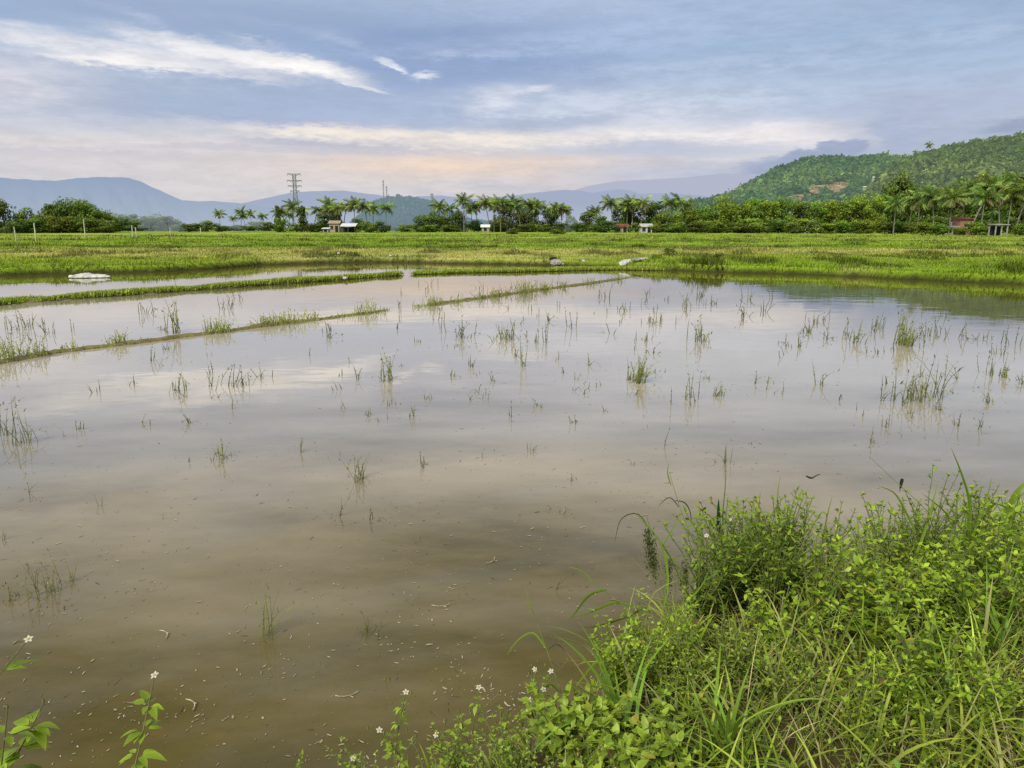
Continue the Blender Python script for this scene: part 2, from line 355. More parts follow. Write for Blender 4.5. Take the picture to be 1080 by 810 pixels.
# grass growing on the dikes
Vs, Fs, Cs = [], [], []; off = 0
for (dx, dy, dw, dh), dens, hgtm in ((D1a, 2300, .155), (D1b, 2000, .14), (D2a, 90, .03), (D2b, 70, .03)):
    k = int(len(dx)*.12*dens); i = rng.integers(0, len(dx), k); x = dx[i]+rng.normal(0, .06, k); y = dy[i]+dw[i]*rng.uniform(-1.1, 1.1, k)
    cl = fbm(x*1.3, y*.2+8, 3); keep = rng.random(k) < sstep(.15, .38, cl); x = x[keep]; y = y[keep]; cl = cl[keep]; k = len(x)
    cc = (G_BR*.9*(1-cl[:, None]*.4)+G_YE*cl[:, None]*.5)*np.exp(rng.normal(0, .3, (k, 1)))
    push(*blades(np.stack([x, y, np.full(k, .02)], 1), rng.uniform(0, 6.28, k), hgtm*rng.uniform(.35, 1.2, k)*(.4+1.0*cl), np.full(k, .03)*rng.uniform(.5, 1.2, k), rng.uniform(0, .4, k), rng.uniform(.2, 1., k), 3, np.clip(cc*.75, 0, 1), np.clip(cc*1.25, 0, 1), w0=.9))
V, F, C = map(np.concatenate, (Vs, Fs, Cs))
tag(make('dike_grass', V, F, M_grass, C), 'short green grass covering the long narrow dike across the water', 'grass', kind='stuff')

# ------------------------------------------------------------------ distant mountains
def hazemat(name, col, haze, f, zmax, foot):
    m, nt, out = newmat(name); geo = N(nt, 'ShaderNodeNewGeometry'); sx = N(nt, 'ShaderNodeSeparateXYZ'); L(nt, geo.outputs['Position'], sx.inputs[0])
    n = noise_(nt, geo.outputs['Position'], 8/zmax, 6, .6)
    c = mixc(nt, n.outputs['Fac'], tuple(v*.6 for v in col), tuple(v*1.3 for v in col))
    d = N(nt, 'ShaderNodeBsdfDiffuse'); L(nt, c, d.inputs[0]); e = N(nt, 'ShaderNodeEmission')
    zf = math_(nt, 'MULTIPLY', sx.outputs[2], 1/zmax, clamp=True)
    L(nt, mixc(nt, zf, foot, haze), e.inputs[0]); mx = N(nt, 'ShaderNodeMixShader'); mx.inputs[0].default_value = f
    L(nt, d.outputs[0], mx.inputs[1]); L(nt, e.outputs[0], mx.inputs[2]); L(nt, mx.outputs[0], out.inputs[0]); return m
def ridge(name, pts, D, mat, rough=.04, front=.75, ncol=400, gully=8, pw=1.15):
    A = [azel(*p) for p in pts]; az_ = np.array([q[0] for q in A]); el_ = np.array([q[1] for q in A])
    a = np.linspace(az_[0], az_[-1], ncol); e = np.interp(a, az_, el_)
    top = H+D*np.tan(np.radians(e)); top = top*(1+rough*(fbm(a*2.1, a*0+D*.01, 5)-.5))
    q = np.concatenate([np.linspace(0, 1, 26), [1.06, 1.2]]); 
    V = np.zeros((len(q), ncol, 3))
    for i, k in enumerate(q):
        dist = D*(front+(1-front)*k) if k <= 1 else D*k
        g_ = (fbm(a*1.3+k*.6, a*.35+k*gully*.3+D*.01, 5)-.5)*(1-abs(2*min(k, 1)-1))*.55
        zz = top*np.clip(min(k, 1)**pw+g_*min(1, 3*(1-min(k, 1))), -.05, 1) if k <= 1 else top*(1-(k-1)*4)
        V[i, :, 0] = dist*np.sin(np.radians(a)); V[i, :, 1] = dist*np.cos(np.radians(a)); V[i, :, 2] = zz
    V[..., 2] -= np.where(q[:, None] == 0, 15, 0)
    i = np.arange(V.shape[0]*ncol).reshape(-1, ncol); F = np.stack([i[:-1, :-1], i[:-1, 1:], i[1:, 1:], i[1:, :-1]], -1).reshape(-1, 4)
    o = make(name, V, F, mat, np.tile(np.array([.03, .055, .015]), (V.shape[0]*ncol, 1)), smooth=True); tag(o, kind='structure'); return V
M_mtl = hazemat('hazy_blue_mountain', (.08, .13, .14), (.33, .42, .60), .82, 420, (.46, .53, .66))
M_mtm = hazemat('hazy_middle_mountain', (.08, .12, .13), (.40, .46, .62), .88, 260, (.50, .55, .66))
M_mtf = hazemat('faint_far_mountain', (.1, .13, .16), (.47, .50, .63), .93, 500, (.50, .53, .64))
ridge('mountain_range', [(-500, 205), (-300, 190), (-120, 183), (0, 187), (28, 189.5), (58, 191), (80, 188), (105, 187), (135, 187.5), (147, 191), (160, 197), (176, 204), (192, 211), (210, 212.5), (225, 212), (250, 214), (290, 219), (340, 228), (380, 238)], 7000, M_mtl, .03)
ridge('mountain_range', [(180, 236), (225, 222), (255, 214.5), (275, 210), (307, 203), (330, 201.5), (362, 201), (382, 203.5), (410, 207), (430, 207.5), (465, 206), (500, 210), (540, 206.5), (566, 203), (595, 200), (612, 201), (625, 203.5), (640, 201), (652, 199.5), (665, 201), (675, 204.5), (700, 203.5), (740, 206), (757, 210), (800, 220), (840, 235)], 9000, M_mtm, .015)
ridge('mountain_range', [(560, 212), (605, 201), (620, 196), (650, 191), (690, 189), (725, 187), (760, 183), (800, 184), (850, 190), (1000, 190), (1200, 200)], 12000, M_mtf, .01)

def hill(name, pts, D, front, clump, nclump, mat, cols, hname, label, bare=(), seed=1):
    V = ridge(name, pts, D, mat, .02, front, 300, 8, .95)
    nr_, nc_ = V.shape[:2]; u = rng.uniform(0.02, 1.0, nclump)**.75*25; v = rng.uniform(0, nc_-1.01, nclump)
    i = np.clip(u.astype(int), 0, nr_-4); j = v.astype(int); fu = (u-i)[:, None]; fv = (v-j)[:, None]
    P = (V[i, j]*(1-fu)+V[i+1, j]*fu)*(1-fv)+(V[i, j+1]*(1-fu)+V[i+1, j+1]*fu)*fv
    if len(bare):
        keep = np.ones(nclump, bool)
        for (bx, by, bw, bh) in bare:
            t = P[:, 1]*cp-(P[:, 2]-H)*sp; pxx = 540+FX*P[:, 0]/t; pyy = 405-FX*((P[:, 2]-H)*cp+P[:, 1]*sp)/t
            keep &= ((pxx-bx)/bw)**2+((pyy-by)/bh)**2+.9*(vnoise(pxx*.5, pyy*.6)-.5) > 1
        P = P[keep]
    n = len(P); K = 12
    sz = clump*rng.uniform(.5, 1.35, n)*(1+.5*(rng.random(n) < .06))
    dense = sstep(.25, .75, fbm(P[:, 0]*.012, P[:, 2]*.04+P[:, 1]*.004, 4))
    ctr = np.repeat(P, K, 0)+np.repeat(sz, K)[:, None]*unit(n*K)*np.array([.5, .5, .45])+np.array([0, 0, 1])*np.repeat(sz*.4, K)[:, None]
    A_ = unit(n*K); B_ = unit(n*K); s = np.repeat(sz, K)[:, None]*.30
    V3 = np.stack([ctr-A_*s, ctr+B_*s, ctr+A_*s, ctr-B_*s], 1).reshape(-1, 3); F = np.arange(n*K*4).reshape(-1, 4)
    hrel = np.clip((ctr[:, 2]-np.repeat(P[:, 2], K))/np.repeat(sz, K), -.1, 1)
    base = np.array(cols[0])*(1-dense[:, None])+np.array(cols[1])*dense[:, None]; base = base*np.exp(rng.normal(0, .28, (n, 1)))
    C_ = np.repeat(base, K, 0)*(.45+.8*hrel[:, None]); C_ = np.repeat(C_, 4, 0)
    tag(make(hname, V3, F, mat, np.clip(C_, 0, 1)), label, 'forest', kind='stuff'); return V
BARE = [(872, 199.5, 19, 5), (884, 195, 11, 3.6), (848, 208.5, 13, 4.2)]
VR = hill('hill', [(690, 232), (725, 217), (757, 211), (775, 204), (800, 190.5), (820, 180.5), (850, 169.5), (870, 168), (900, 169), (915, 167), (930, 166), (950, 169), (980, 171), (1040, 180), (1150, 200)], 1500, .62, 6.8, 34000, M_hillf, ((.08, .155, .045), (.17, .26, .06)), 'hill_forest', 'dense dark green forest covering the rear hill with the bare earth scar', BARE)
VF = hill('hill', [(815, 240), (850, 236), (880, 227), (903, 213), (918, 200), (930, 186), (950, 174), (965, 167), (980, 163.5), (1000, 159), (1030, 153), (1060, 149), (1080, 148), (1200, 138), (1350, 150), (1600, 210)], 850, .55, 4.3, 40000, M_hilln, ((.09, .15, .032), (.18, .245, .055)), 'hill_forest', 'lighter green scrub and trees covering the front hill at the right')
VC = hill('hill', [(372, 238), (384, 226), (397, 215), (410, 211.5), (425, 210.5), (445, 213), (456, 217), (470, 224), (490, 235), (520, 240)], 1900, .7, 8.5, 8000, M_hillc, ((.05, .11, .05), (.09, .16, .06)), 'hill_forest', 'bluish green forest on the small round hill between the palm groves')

def surf(V, px, py):
    """point of a hill grid nearest to the sight line of a pixel"""
    d = np.array(ray(px, py)); d /= np.linalg.norm(d); P = V.reshape(-1, 3)-np.array([0, 0, H]); t = P@d
    e = np.linalg.norm(P-t[:, None]*d, axis=1)/t; e[t < 0] = 9; k = np.argmin(e+ (t/1e6)); return V.reshape(-1, 3)[k]
# bare earth scar: rocky sheets just over the slope
def scar(bx, by, bw, bh):
    mb = []; n = 26
    u = np.linspace(-1, 1, n); Xs, Ys = np.meshgrid(u, u, indexing='ij')
    P = np.zeros((n, n, 3)); 
    c0 = surf(VR, bx, by); D0 = c0[1]
    c1 = surf(VR, bx, by-bh); c2 = surf(VR, bx, by+bh); 
    for i in range(n):
        for j in range(n):
            k = max(abs(Xs[i, j]), abs(Ys[i, j])); l = math.hypot(Xs[i, j], Ys[i, j])+1e-6; s = k/l*(.7+.6*float(vnoise(math.atan2(Ys[i, j], Xs[i, j])*1.6+bx, 3.3)))
            yy = by-Ys[i, j]*bh*s; Dq = D0+(c1[1]-c2[1])/2*Ys[i, j]*s*.8-6
            P[i, j] = atY(bx+Xs[i, j]*bw*s, yy, Dq-12-9*float(fbm(np.array(i*.5), np.array(j*.7), 3)))
    idx = np.arange(n*n).reshape(n, n); F = np.stack([idx[:-1, :-1], idx[1:, :-1], idx[1:, 1:], idx[:-1, 1:]], -1).reshape(-1, 4)
    col = np.array([.42, .36, .24])*(.55+.75*fbm(P[..., 0]*.08, P[..., 2]*.12, 4))[..., None]
    return P.reshape(-1, 3), F, col.reshape(-1, 3)
M_scar = plain('bare_earth', (1, 1, 1), .95, .3, .08, attr=True)
for q in BARE:
    V, F, C = scar(*q); tag(make('earth_slope', V, F, M_scar, C), kind='structure')

# ------------------------------------------------------------------ trees
def crown_mesh(name, mat, nlobe, nleaf, leaf, cols, shape='round', seed=0):
    """unit crown about 1 wide, 1 high (base z=0)"""
    rg = np.random.default_rng(seed)
    lob = []
    for i in range(nlobe):
        th = rg.uniform(0, 6.28); hz = rg.uniform(.12, .84)
        if shape == 'round': rad = .36*(1-max(0, (hz-.35)/.60)**2)**.5*rg.uniform(.3, 1.05); hz *= rg.uniform(.75, 1.0) if rad > .2 else 1
        elif shape == 'cone': rad = .34*(1-hz)*rg.uniform(.3, 1); 
        elif shape == 'bush': hz = rg.uniform(.15, .75); rad = .38*math.sqrt(max(0, 1-(hz/.95)**2))*rg.uniform(.2, 1.05)
        else: rad = .3*(.4+hz)*rg.uniform(.1, 1)
        lob.append((rad*math.cos(th), rad*math.sin(th), hz, rg.uniform(.10, .20)*(1.15 if shape != 'cone' else .8)))
    lob = np.array(lob); k = rg.integers(0, nlobe, nleaf); v = rg.normal(size=(nleaf, 3)); v /= np.linalg.norm(v, axis=1, keepdims=True)
    rad = lob[k, 3]*rg.uniform(.5, 1.12, nleaf)**.6
    P = lob[k, :3]+v*rad[:, None]*np.array([1, 1, .85])
    P[:, 2] = np.maximum(P[:, 2], .0+rg.uniform(0, .05, nleaf))
    nrm = v+rg.normal(0, .5, (nleaf, 3)); A = np.cross(nrm, rg.normal(size=(nleaf, 3))); A /= np.linalg.norm(A, axis=1, keepdims=True); B = np.cross(nrm, A); B /= np.linalg.norm(B, axis=1, keepdims=True)
    s = leaf*rg.uniform(.5, 1.3, nleaf)[:, None]
    V = np.stack([P-A*s, P+B*s*.6, P+A*s, P-B*s*.6], 1).reshape(-1, 3)
    lo = np.clip(.62+.45*v[:, 2], .25, 1.05)*np.clip(.62+.5*P[:, 2], 0, 1.15); tint = lob[k, 3]*0+rg.random(nlobe)[k]  # shade painted into the leaf colour: darker under lobes and low down
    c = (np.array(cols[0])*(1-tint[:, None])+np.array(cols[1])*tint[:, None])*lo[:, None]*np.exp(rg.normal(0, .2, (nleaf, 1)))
    return make(name, V, np.arange(nleaf*4).reshape(-1, 4), mat, np.repeat(np.clip(c, 0, 1), 4, 0))
def trunk_mesh(seed, th=.5, shape='round'):
    rg = np.random.default_rng(seed); mb = MB()
    mb.tube([(0, 0, -.04), (.01, 0, .12), (.02*rg.normal(), .01, .3), (.03*rg.normal(), .02, th)], [.028, .022, .018, .010], 7)
    for i in range(6):
        a_ = rg.uniform(0, 6.28); z0 = rg.uniform(.15, .4); l = rg.uniform(.2, .36)
        mb.tube([(0, 0, z0), (math.cos(a_)*l*.5, math.sin(a_)*l*.5, z0+.16), (math.cos(a_)*l, math.sin(a_)*l, z0+.36)], [.012, .008, .003], 5)
    return mb.build('trunk', M_bark, None, True)
DKG = ((.095, .160, .028), (.19, .265, .050)); MDG = ((.14, .225, .030), (.26, .36, .055)); BRG = ((.15, .265, .024), (.27, .40, .045)); OLV = ((.055, .075, .022), (.10, .13, .04))
protos = {}
def proto(kind, i, far=False):
    key = (kind, i, far)
    if key in protos: return protos[key]
    shape = {'dark': 'round', 'mid': 'round', 'bright': 'round', 'bush': 'bush', 'brightbush': 'bush', 'darkbush': 'bush', 'cone': 'cone'}[kind]
    cols = {'dark': DKG, 'mid': MDG, 'bright': BRG, 'bush': MDG, 'brightbush': BRG, 'darkbush': DKG, 'cone': DKG}[kind]
    e = empty(kind_name(kind)); seed = hash((kind == 'cone', i, len(kind)))%1000+i*7
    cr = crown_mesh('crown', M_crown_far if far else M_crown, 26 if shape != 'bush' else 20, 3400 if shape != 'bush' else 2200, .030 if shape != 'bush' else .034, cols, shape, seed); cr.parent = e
    t = trunk_mesh(seed); t.parent = e
    protos[key] = e; e['used'] = 0; return e
def kind_name(kind): return {'bush': 'bush', 'brightbush': 'bush', 'darkbush': 'bush', 'cone': 'conical_tree'}.get(kind, 'broadleaf_tree')
def palm_proto(seed, lean, nf=22, trunkh=1.0, cols=((.11, .18, .030), (.26, .36, .08))):
    rg = np.random.default_rng(seed); e = empty('coconut_palm'); Ht = 8.0
    t = np.linspace(0, 1, 9); tx = lean*Ht*(t**1.7)*.35; mb = MB()
    mb.tube(np.stack([tx, 0*t, t*Ht-.3*(t == 0)], 1), .15-.06*t+.06*(t == 0), 7); mb.build('trunk', M_trunk, e, True)
    top = np.array([tx[-1], 0, Ht]); V, F, C = [], [], []; o_ = 0
    mbs = MB()
    for k in range(nf):
        a_ = k*2.399+rg.normal(0, .15); ph = rg.uniform(0, 1)**.8; el = R(82-ph*105+rg.normal(0, 6)); Lf = rg.uniform(3.0, 3.9)*(1-.15*(ph > .85)); m_ = 10
        tt = np.linspace(0, 1, m_); ang = el-tt*R(62+18*ph)*(1 if ph < .9 else .6); dr = np.stack([np.cos(ang)*math.cos(a_), np.cos(ang)*math.sin(a_), np.sin(ang)], 1)
        P = top+np.concatenate([[np.zeros(3)], np.cumsum(dr[:-1]*Lf/(m_-1), 0)])
        col = np.array(cols[0])*(1-rg.random())+np.array(cols[1])*rg.random(); col = col*(1.2-.45*ph)
        if ph > .96: col = np.array([.15, .12, .05])
        mbs.tube(P, np.linspace(.05, .015, m_), 3, col*.9+.02)
        side = np.array([-math.sin(a_), math.cos(a_), 0])
        nl = 22; q = np.linspace(.10, .99, nl); Pi = np.stack([np.interp(q, tt, P[:, c]) for c in range(3)], 1); Di = np.stack([np.interp(q, tt, dr[:, c]) for c in range(3)], 1)
        ll = (.95*np.sin(np.pi*np.clip(q*.82+.12, 0, 1))**.7)[:, None]*rg.uniform(.85, 1.1, (nl, 1))
        for sg in (-1, 1):
            dl = side*sg*.62+Di*.55+np.array([0, 0, -.50-.3*ph])+rg.normal(0, .10, (nl, 3)); dl /= np.linalg.norm(dl, axis=1, keepdims=True)
            w_ = Di*.055
            A0 = Pi-w_; A1 = Pi+w_; E = Pi+dl*ll*.6+w_; E0 = Pi+dl*ll*.6-w_; T_ = Pi+dl*ll+np.array([0, 0, -.12])*ll
            Vq = np.stack([A0, A1, E, E0, T_, T_], 1)
            cc = np.repeat(col[None]*rg.uniform(.7, 1.35, (nl, 1)), 6, 0); b_ = (np.arange(nl)*6)[:, None]
            V.append(Vq.reshape(-1, 3)); F.append(np.concatenate([b_+np.array([[0, 1, 2, 3]]), b_+np.array([[3, 2, 4, 5]])])+o_); C.append(cc); o_ += nl*6
    mbs.add(np.concatenate(V), np.concatenate(F), np.clip(np.concatenate(C), 0, 1))
    mbs.build('crown', M_palm, e)
    nuts = MB()
    for k in range(7):
        a_ = rg.uniform(0, 6.28); c_ = top+np.array([math.cos(a_)*.28, math.sin(a_)*.28, -.35-rg.random()*.25]); 
        th = np.linspace(0, math.pi, 5); nuts.tube(np.stack([0*th+c_[0], 0*th+c_[1], c_[2]-.15*np.cos(th)], 1), .13*np.sin(th)+.005, 6, (.9, .9, .5))
    nuts.build('coconuts', M_stem, e, True)
    return e
palms = [palm_proto(50+i, l, nf) for i, (l, nf) in enumerate([(0, 24), (.5, 22), (-.4, 26), (.15, 20), (-.15, 23), (1.3, 22)])]
pused = [0]*6
LAND = [(-400, None), (310, 'lattice pylon'), (368, 'white-roofed shed'), (512, 'small white-roofed hut'), (655, 'red-roofed house'), (845, 'white-flowering bush'), (1014, 'brick house'), (1500, None)]
ORD = ['first', 'second', 'third', 'fourth', 'fifth', 'sixth', 'seventh', 'eighth', 'ninth', 'tenth', 'eleventh', 'twelfth', 'thirteenth', 'fourteenth', 'fifteenth', 'sixteenth', 'seventeenth', 'eighteenth', 'nineteenth', 'twentieth']
ORD += ['twenty-'+w for w in ORD[:9]]+['thirtieth']+['thirty-'+w for w in ORD[:9]]
def place_labels(items, noun):
    """items: list of (px, desc); a label naming each by its order from the landmark"""
    out = {}
    order = sorted(range(len(items)), key=lambda i: items[i][0])
    for s in range(len(LAND)-1):
        lo, hi = LAND[s], LAND[s+1]; seg = [i for i in order if lo[0] <= items[i][0] < hi[0]]
        for k, i in enumerate(seg):
            if lo[1] and (k < len(seg)/2 or not hi[1]): out[i] = '%s %s, %s to the right of the %s' % (items[i][1], noun, ORD[k], lo[1])
            else: out[i] = '%s %s, %s to the left of the %s' % (items[i][1], noun, ORD[len(seg)-1-k], hi[1])
    return out
GZ = .54
# palms: px, top y, distance, proto
PL = [(231, 219, 330, 0), (246, 224, 330, 4), (253, 216, 330, 3), (258, 221, 330, 2), (264, 219, 330, 0), (277, 221, 320, 4),
 (293, 217, 260, 3), (300, 215, 250, 2), (308, 209, 250, 0), (304, 219, 262, 4), (320, 215, 250, 2), (330, 213, 250, 1), (345, 207, 240, 0), (349, 214, 236, 2), (355, 210, 236, 4), (361, 209, 240, 1),
 (373, 207, 230, 0), (387, 208, 225, 2), (393, 212, 235, 3), (406, 210, 225, 4),
 (463, 209, 250, 0), (475, 211, 250, 4), (489, 203, 235, 0), (497, 212, 250, 3), (504, 209, 240, 2), (516, 204, 235, 2), (521, 207, 240, 0), (528, 204, 235, 4), (535, 208, 240, 0), (542, 205, 240, 3), (549, 209, 236, 2), (556, 206, 240, 4), (563, 210, 240, 0), (569, 207, 250, 2), (577, 212, 240, 3), (586, 212, 240, 0), (593, 211, 240, 4), (599, 214, 250, 2),
 (622, 218, 260, 3), (628, 215, 260, 0), (648, 204, 225, 2), (662, 208, 235, 0), (668, 205, 235, 3), (677, 204, 230, 4), (687, 212, 235, 0), (702, 202, 215, 5), (711, 204, 215, 2), (724, 208, 220, 0),
 (905, 216, 200, 2), (946, 205, 165, 0), (962, 203, 175, 3), (972, 199, 165, 4), (989, 197, 160, 2), (1006, 197, 150, 0), (1019, 194, 165, 3), (1031, 184, 150, 5), (1040, 196, 140, 0), (1049, 194, 142, 4), (1061, 186, 150, 2), (1069, 192, 140, 0), (1079, 181, 140, 1), (1096, 186, 140, 2), (1110, 190, 150, 0)]
DESC = ['slim', 'tall', 'leaning', 'full-crowned', 'ragged-crowned', 'slender']
items = [(p[0], 'tall' if p[1] < 206 else ('low' if p[1] > 215 else 'slim')) for p in PL]; labs = place_labels(items, 'coconut palm')
for i, (px, ty, D, k) in enumerate(PL):
    top = atY(px, ty+3, D); src = palms[k]; o = src if pused[k] == 0 else copy_tree(src); pused[k] += 1
    s = (top[2]-GZ)/9.6; s = max(.5, s); o.location = (top[0], D, GZ-.2); o.scale = (s*(1.12 if D < 180 else 1.05),)*2+(s,); o.rotation_euler = (0, 0, rng.uniform(-.5, .5) if k in (1, 2, 5) else rng.uniform(0, 6.28))
    tag(o, labs[i], 'palm tree', 'coconut palms along the far edge of the fields')
# broadleaf trees and bushes: kind, px, top y, distance, width px, far?
TL = [('mid', 26, 219, 206, 26, 0), ('bush', 38, 228, 198, 30, 0), ('bush', 64, 226, 198, 36, 0), ('mid', 64, 209, 214, 36, 0), ('bush', 88, 227, 198, 36, 0), ('mid', 84, 212, 208, 32, 0), ('bush', 106, 230, 200, 30, 0), ('mid', 114, 224, 240, 26, 0), ('mid', 128, 229, 280, 26, 0), ('mid', 144, 231, 300, 26, 0), ('mid', 160, 229, 300, 26, 1), ('mid', 176, 228, 320, 24, 1), ('bush', 190, 236, 300, 26, 1), ('bush', 208, 234, 300, 24, 0), ('bush', 238, 237, 300, 22, 0), ('bush', 262, 237, 300, 26, 0), ('bush', 418, 238, 280, 26, 1), ('bush', 430, 235, 250, 22, 0), ('bush', 512, 235, 250, 22, 0), ('bush', 572, 235, 240, 26, 0), ('bush', 475, 236, 236, 26, 0), ('bush', 452, 236, 230, 24, 0), ('bush', 626, 236, 230, 24, 0), ('bright', 764, 208, 225, 34, 0), ('bright', 797, 209, 222, 34, 0), ('brightbush', 748, 229, 200, 30, 0), ('brightbush', 790, 228, 200, 32, 0), ('brightbush', 845, 229, 195, 30, 0), ('bush', 716, 233, 200, 26, 0), ('bush', 696, 235, 202, 22, 0),
 ('dark', -4, 211, 190, 36, 0), ('dark', -40, 214, 200, 50, 0), ('darkbush', 14, 233, 180, 22, 0), ('bush', 28, 229, 200, 26, 0), ('mid', 46, 221, 205, 30, 0), ('dark', 56, 212, 210, 30, 0), ('mid', 72, 211, 205, 34, 0), ('dark', 82, 213, 212, 34, 0), ('mid', 94, 215, 205, 30, 0), ('mid', 106, 221, 210, 26, 0), ('darkbush', 112, 232, 195, 18, 0),
 ('mid', 122, 225, 330, 24, 1), ('mid', 136, 226, 340, 26, 1), ('mid', 152, 228, 350, 24, 1), ('mid', 168, 225, 340, 24, 1), ('mid', 182, 232, 380, 22, 1), ('darkbush', 198, 235, 250, 20, 0), ('bush', 218, 231, 260, 16, 0), ('darkbush', 229, 235, 250, 14, 0),
 ('bush', 247, 236, 300, 24, 1), ('bush', 272, 232, 320, 24, 1), ('bush', 283, 233, 300, 20, 0), ('cone', 292, 216, 240, 13, 0), ('bush', 297, 228, 235, 18, 0), ('cone', 319, 217, 232, 16, 0), ('darkbush', 330, 233, 228, 22, 0), ('dark', 339, 222, 240, 20, 0), ('mid', 352, 218, 242, 22, 0), ('bush', 377, 228, 236, 14, 0), ('darkbush', 385, 233, 216, 18, 0), ('darkbush', 402, 232, 214, 20, 0), ('bush', 394, 234, 212, 16, 0), ('bush', 312, 234, 232, 20, 0),
 ('dark', 444, 227, 240, 20, 0), ('mid', 455, 223, 240, 24, 0), ('mid', 468, 224, 245, 22, 0), ('dark', 484, 222, 250, 20, 0), ('darkbush', 500, 232, 240, 20, 0), ('bush', 524, 231, 246, 24, 0), ('dark', 531, 217, 255, 26, 0), ('mid', 548, 218, 255, 26, 0), ('dark', 562, 219, 256, 26, 0), ('darkbush', 555, 234, 236, 24, 0), ('dark', 581, 220, 255, 24, 0), ('darkbush', 592, 234, 236, 22, 0), ('mid', 603, 227, 280, 16, 1), ('bush', 588, 241, 165, 18, 0), ('darkbush', 541, 240, 160, 16, 0),
 ('dark', 619, 224, 250, 22, 0), ('darkbush', 611, 232, 236, 20, 0), ('dark', 634, 226, 245, 20, 0), ('darkbush', 640, 231, 216, 26, 0), ('dark', 656, 213, 240, 26, 0), ('mid', 672, 212, 242, 28, 0), ('dark', 690, 213, 235, 28, 0), ('mid', 700, 220, 222, 24, 0), ('mid', 715, 224, 212, 26, 0), ('bright', 728, 221, 215, 30, 0), ('bright', 742, 217, 222, 28, 0), ('mid', 757, 216, 220, 28, 0), ('bright', 772, 213, 218, 30, 0), ('bright', 787, 214, 215, 30, 0), ('mid', 800, 216, 212, 28, 0), ('bright', 812, 212, 212, 30, 0), ('bright', 829, 208, 208, 34, 0), ('mid', 846, 213, 205, 30, 0), ('bright', 862, 213, 205, 30, 0), ('bright', 878, 211, 205, 32, 0), ('mid', 893, 210, 205, 30, 0), ('bright', 908, 207, 200, 32, 0), ('bright', 924, 207, 198, 30, 0), ('mid', 936, 196, 215, 30, 0), ('dark', 948, 184, 225, 34, 0), ('mid', 962, 190, 225, 30, 0), ('mid', 980, 196, 220, 36, 0), ('dark', 1000, 192, 225, 40, 0), ('mid', 1020, 190, 225, 40, 0), ('dark', 1040, 186, 225, 40, 0), ('mid', 1062, 182, 220, 44, 0), ('dark', 1084, 182, 220, 40, 0), ('mid', 1104, 186, 215, 50, 0),
 ('darkbush', 735, 234, 195, 26, 0), ('bush', 757, 233, 195, 28, 0), ('darkbush', 780, 232, 190, 30, 0), ('bush', 802, 233, 188, 28, 0), ('darkbush', 822, 231, 185, 30, 0), ('darkbush', 838, 234, 180, 26, 0), ('brightbush', 872, 234, 178, 26, 0), ('brightbush', 889, 230, 178, 24, 0), ('bush', 905, 233, 176, 26, 0), ('brightbush', 918, 230, 174, 22, 0), ('bush', 934, 232, 172, 24, 0), ('brightbush', 948, 231, 170, 24, 0), ('darkbush', 963, 234, 166, 22, 0), ('brightbush', 978, 233, 150, 26, 0), ('bush', 996, 235, 148, 22, 0), ('brightbush', 1014, 238, 140, 14, 0), ('brightbush', 1030, 233, 138, 26, 0), ('darkbush', 1042, 237, 150, 14, 0), ('brightbush', 1078, 235, 136, 22, 0), ('bush', 1098, 233, 136, 24, 0), ('darkbush', 988, 227, 175, 26, 0), ('darkbush', 1066, 229, 178, 26, 0), ('darkbush', 1008, 222, 190, 30, 0), ('darkbush', 1046, 220, 190, 36, 0)]
def txt(kd, far): return {'dark': 'dark green leafy', 'mid': 'mid green leafy', 'bright': 'bright green bushy', 'cone': 'narrow dark', 'bush': 'mid green', 'brightbush': 'bright green rounded', 'darkbush': 'dark green'}[kd] if not far else 'pale hazy distant'
for cls in (('dark', 'mid', 'bright', 'cone'), ('bush', 'brightbush', 'darkbush')):
    sub = [t for t in TL if t[0] in cls]; noun = 'tree' if 'mid' in cls else 'bush'
    labs = place_labels([(t[1], txt(t[0], t[5])) for t in sub], noun)
    for i, (kd, px, ty, D, wpx, far) in enumerate(sub):
        src = proto(kd, i % 4, bool(far)); o = src if not src['used'] else copy_tree(src); src['used'] = 1
        top = atY(px, ty, D); w_ = wpx/FX*D*1.12; h_ = top[2]-GZ+.3
        o.location = (top[0], D, GZ-.3 if D > 150 else GZ-.2); o.scale = (w_, w_, h_*1.08); o.rotation_euler = (0, 0, rng.uniform(0, 6.28))
        tag(o, labs[i], noun, 'trees along the far edge of the fields' if noun == 'tree' else 'bushes along the far edge of the fields')
for e in protos.values():
    if 'used' in e.keys(): del e['used']
for o in bpy.data.objects:
    if 'used' in o.keys(): del o['used']
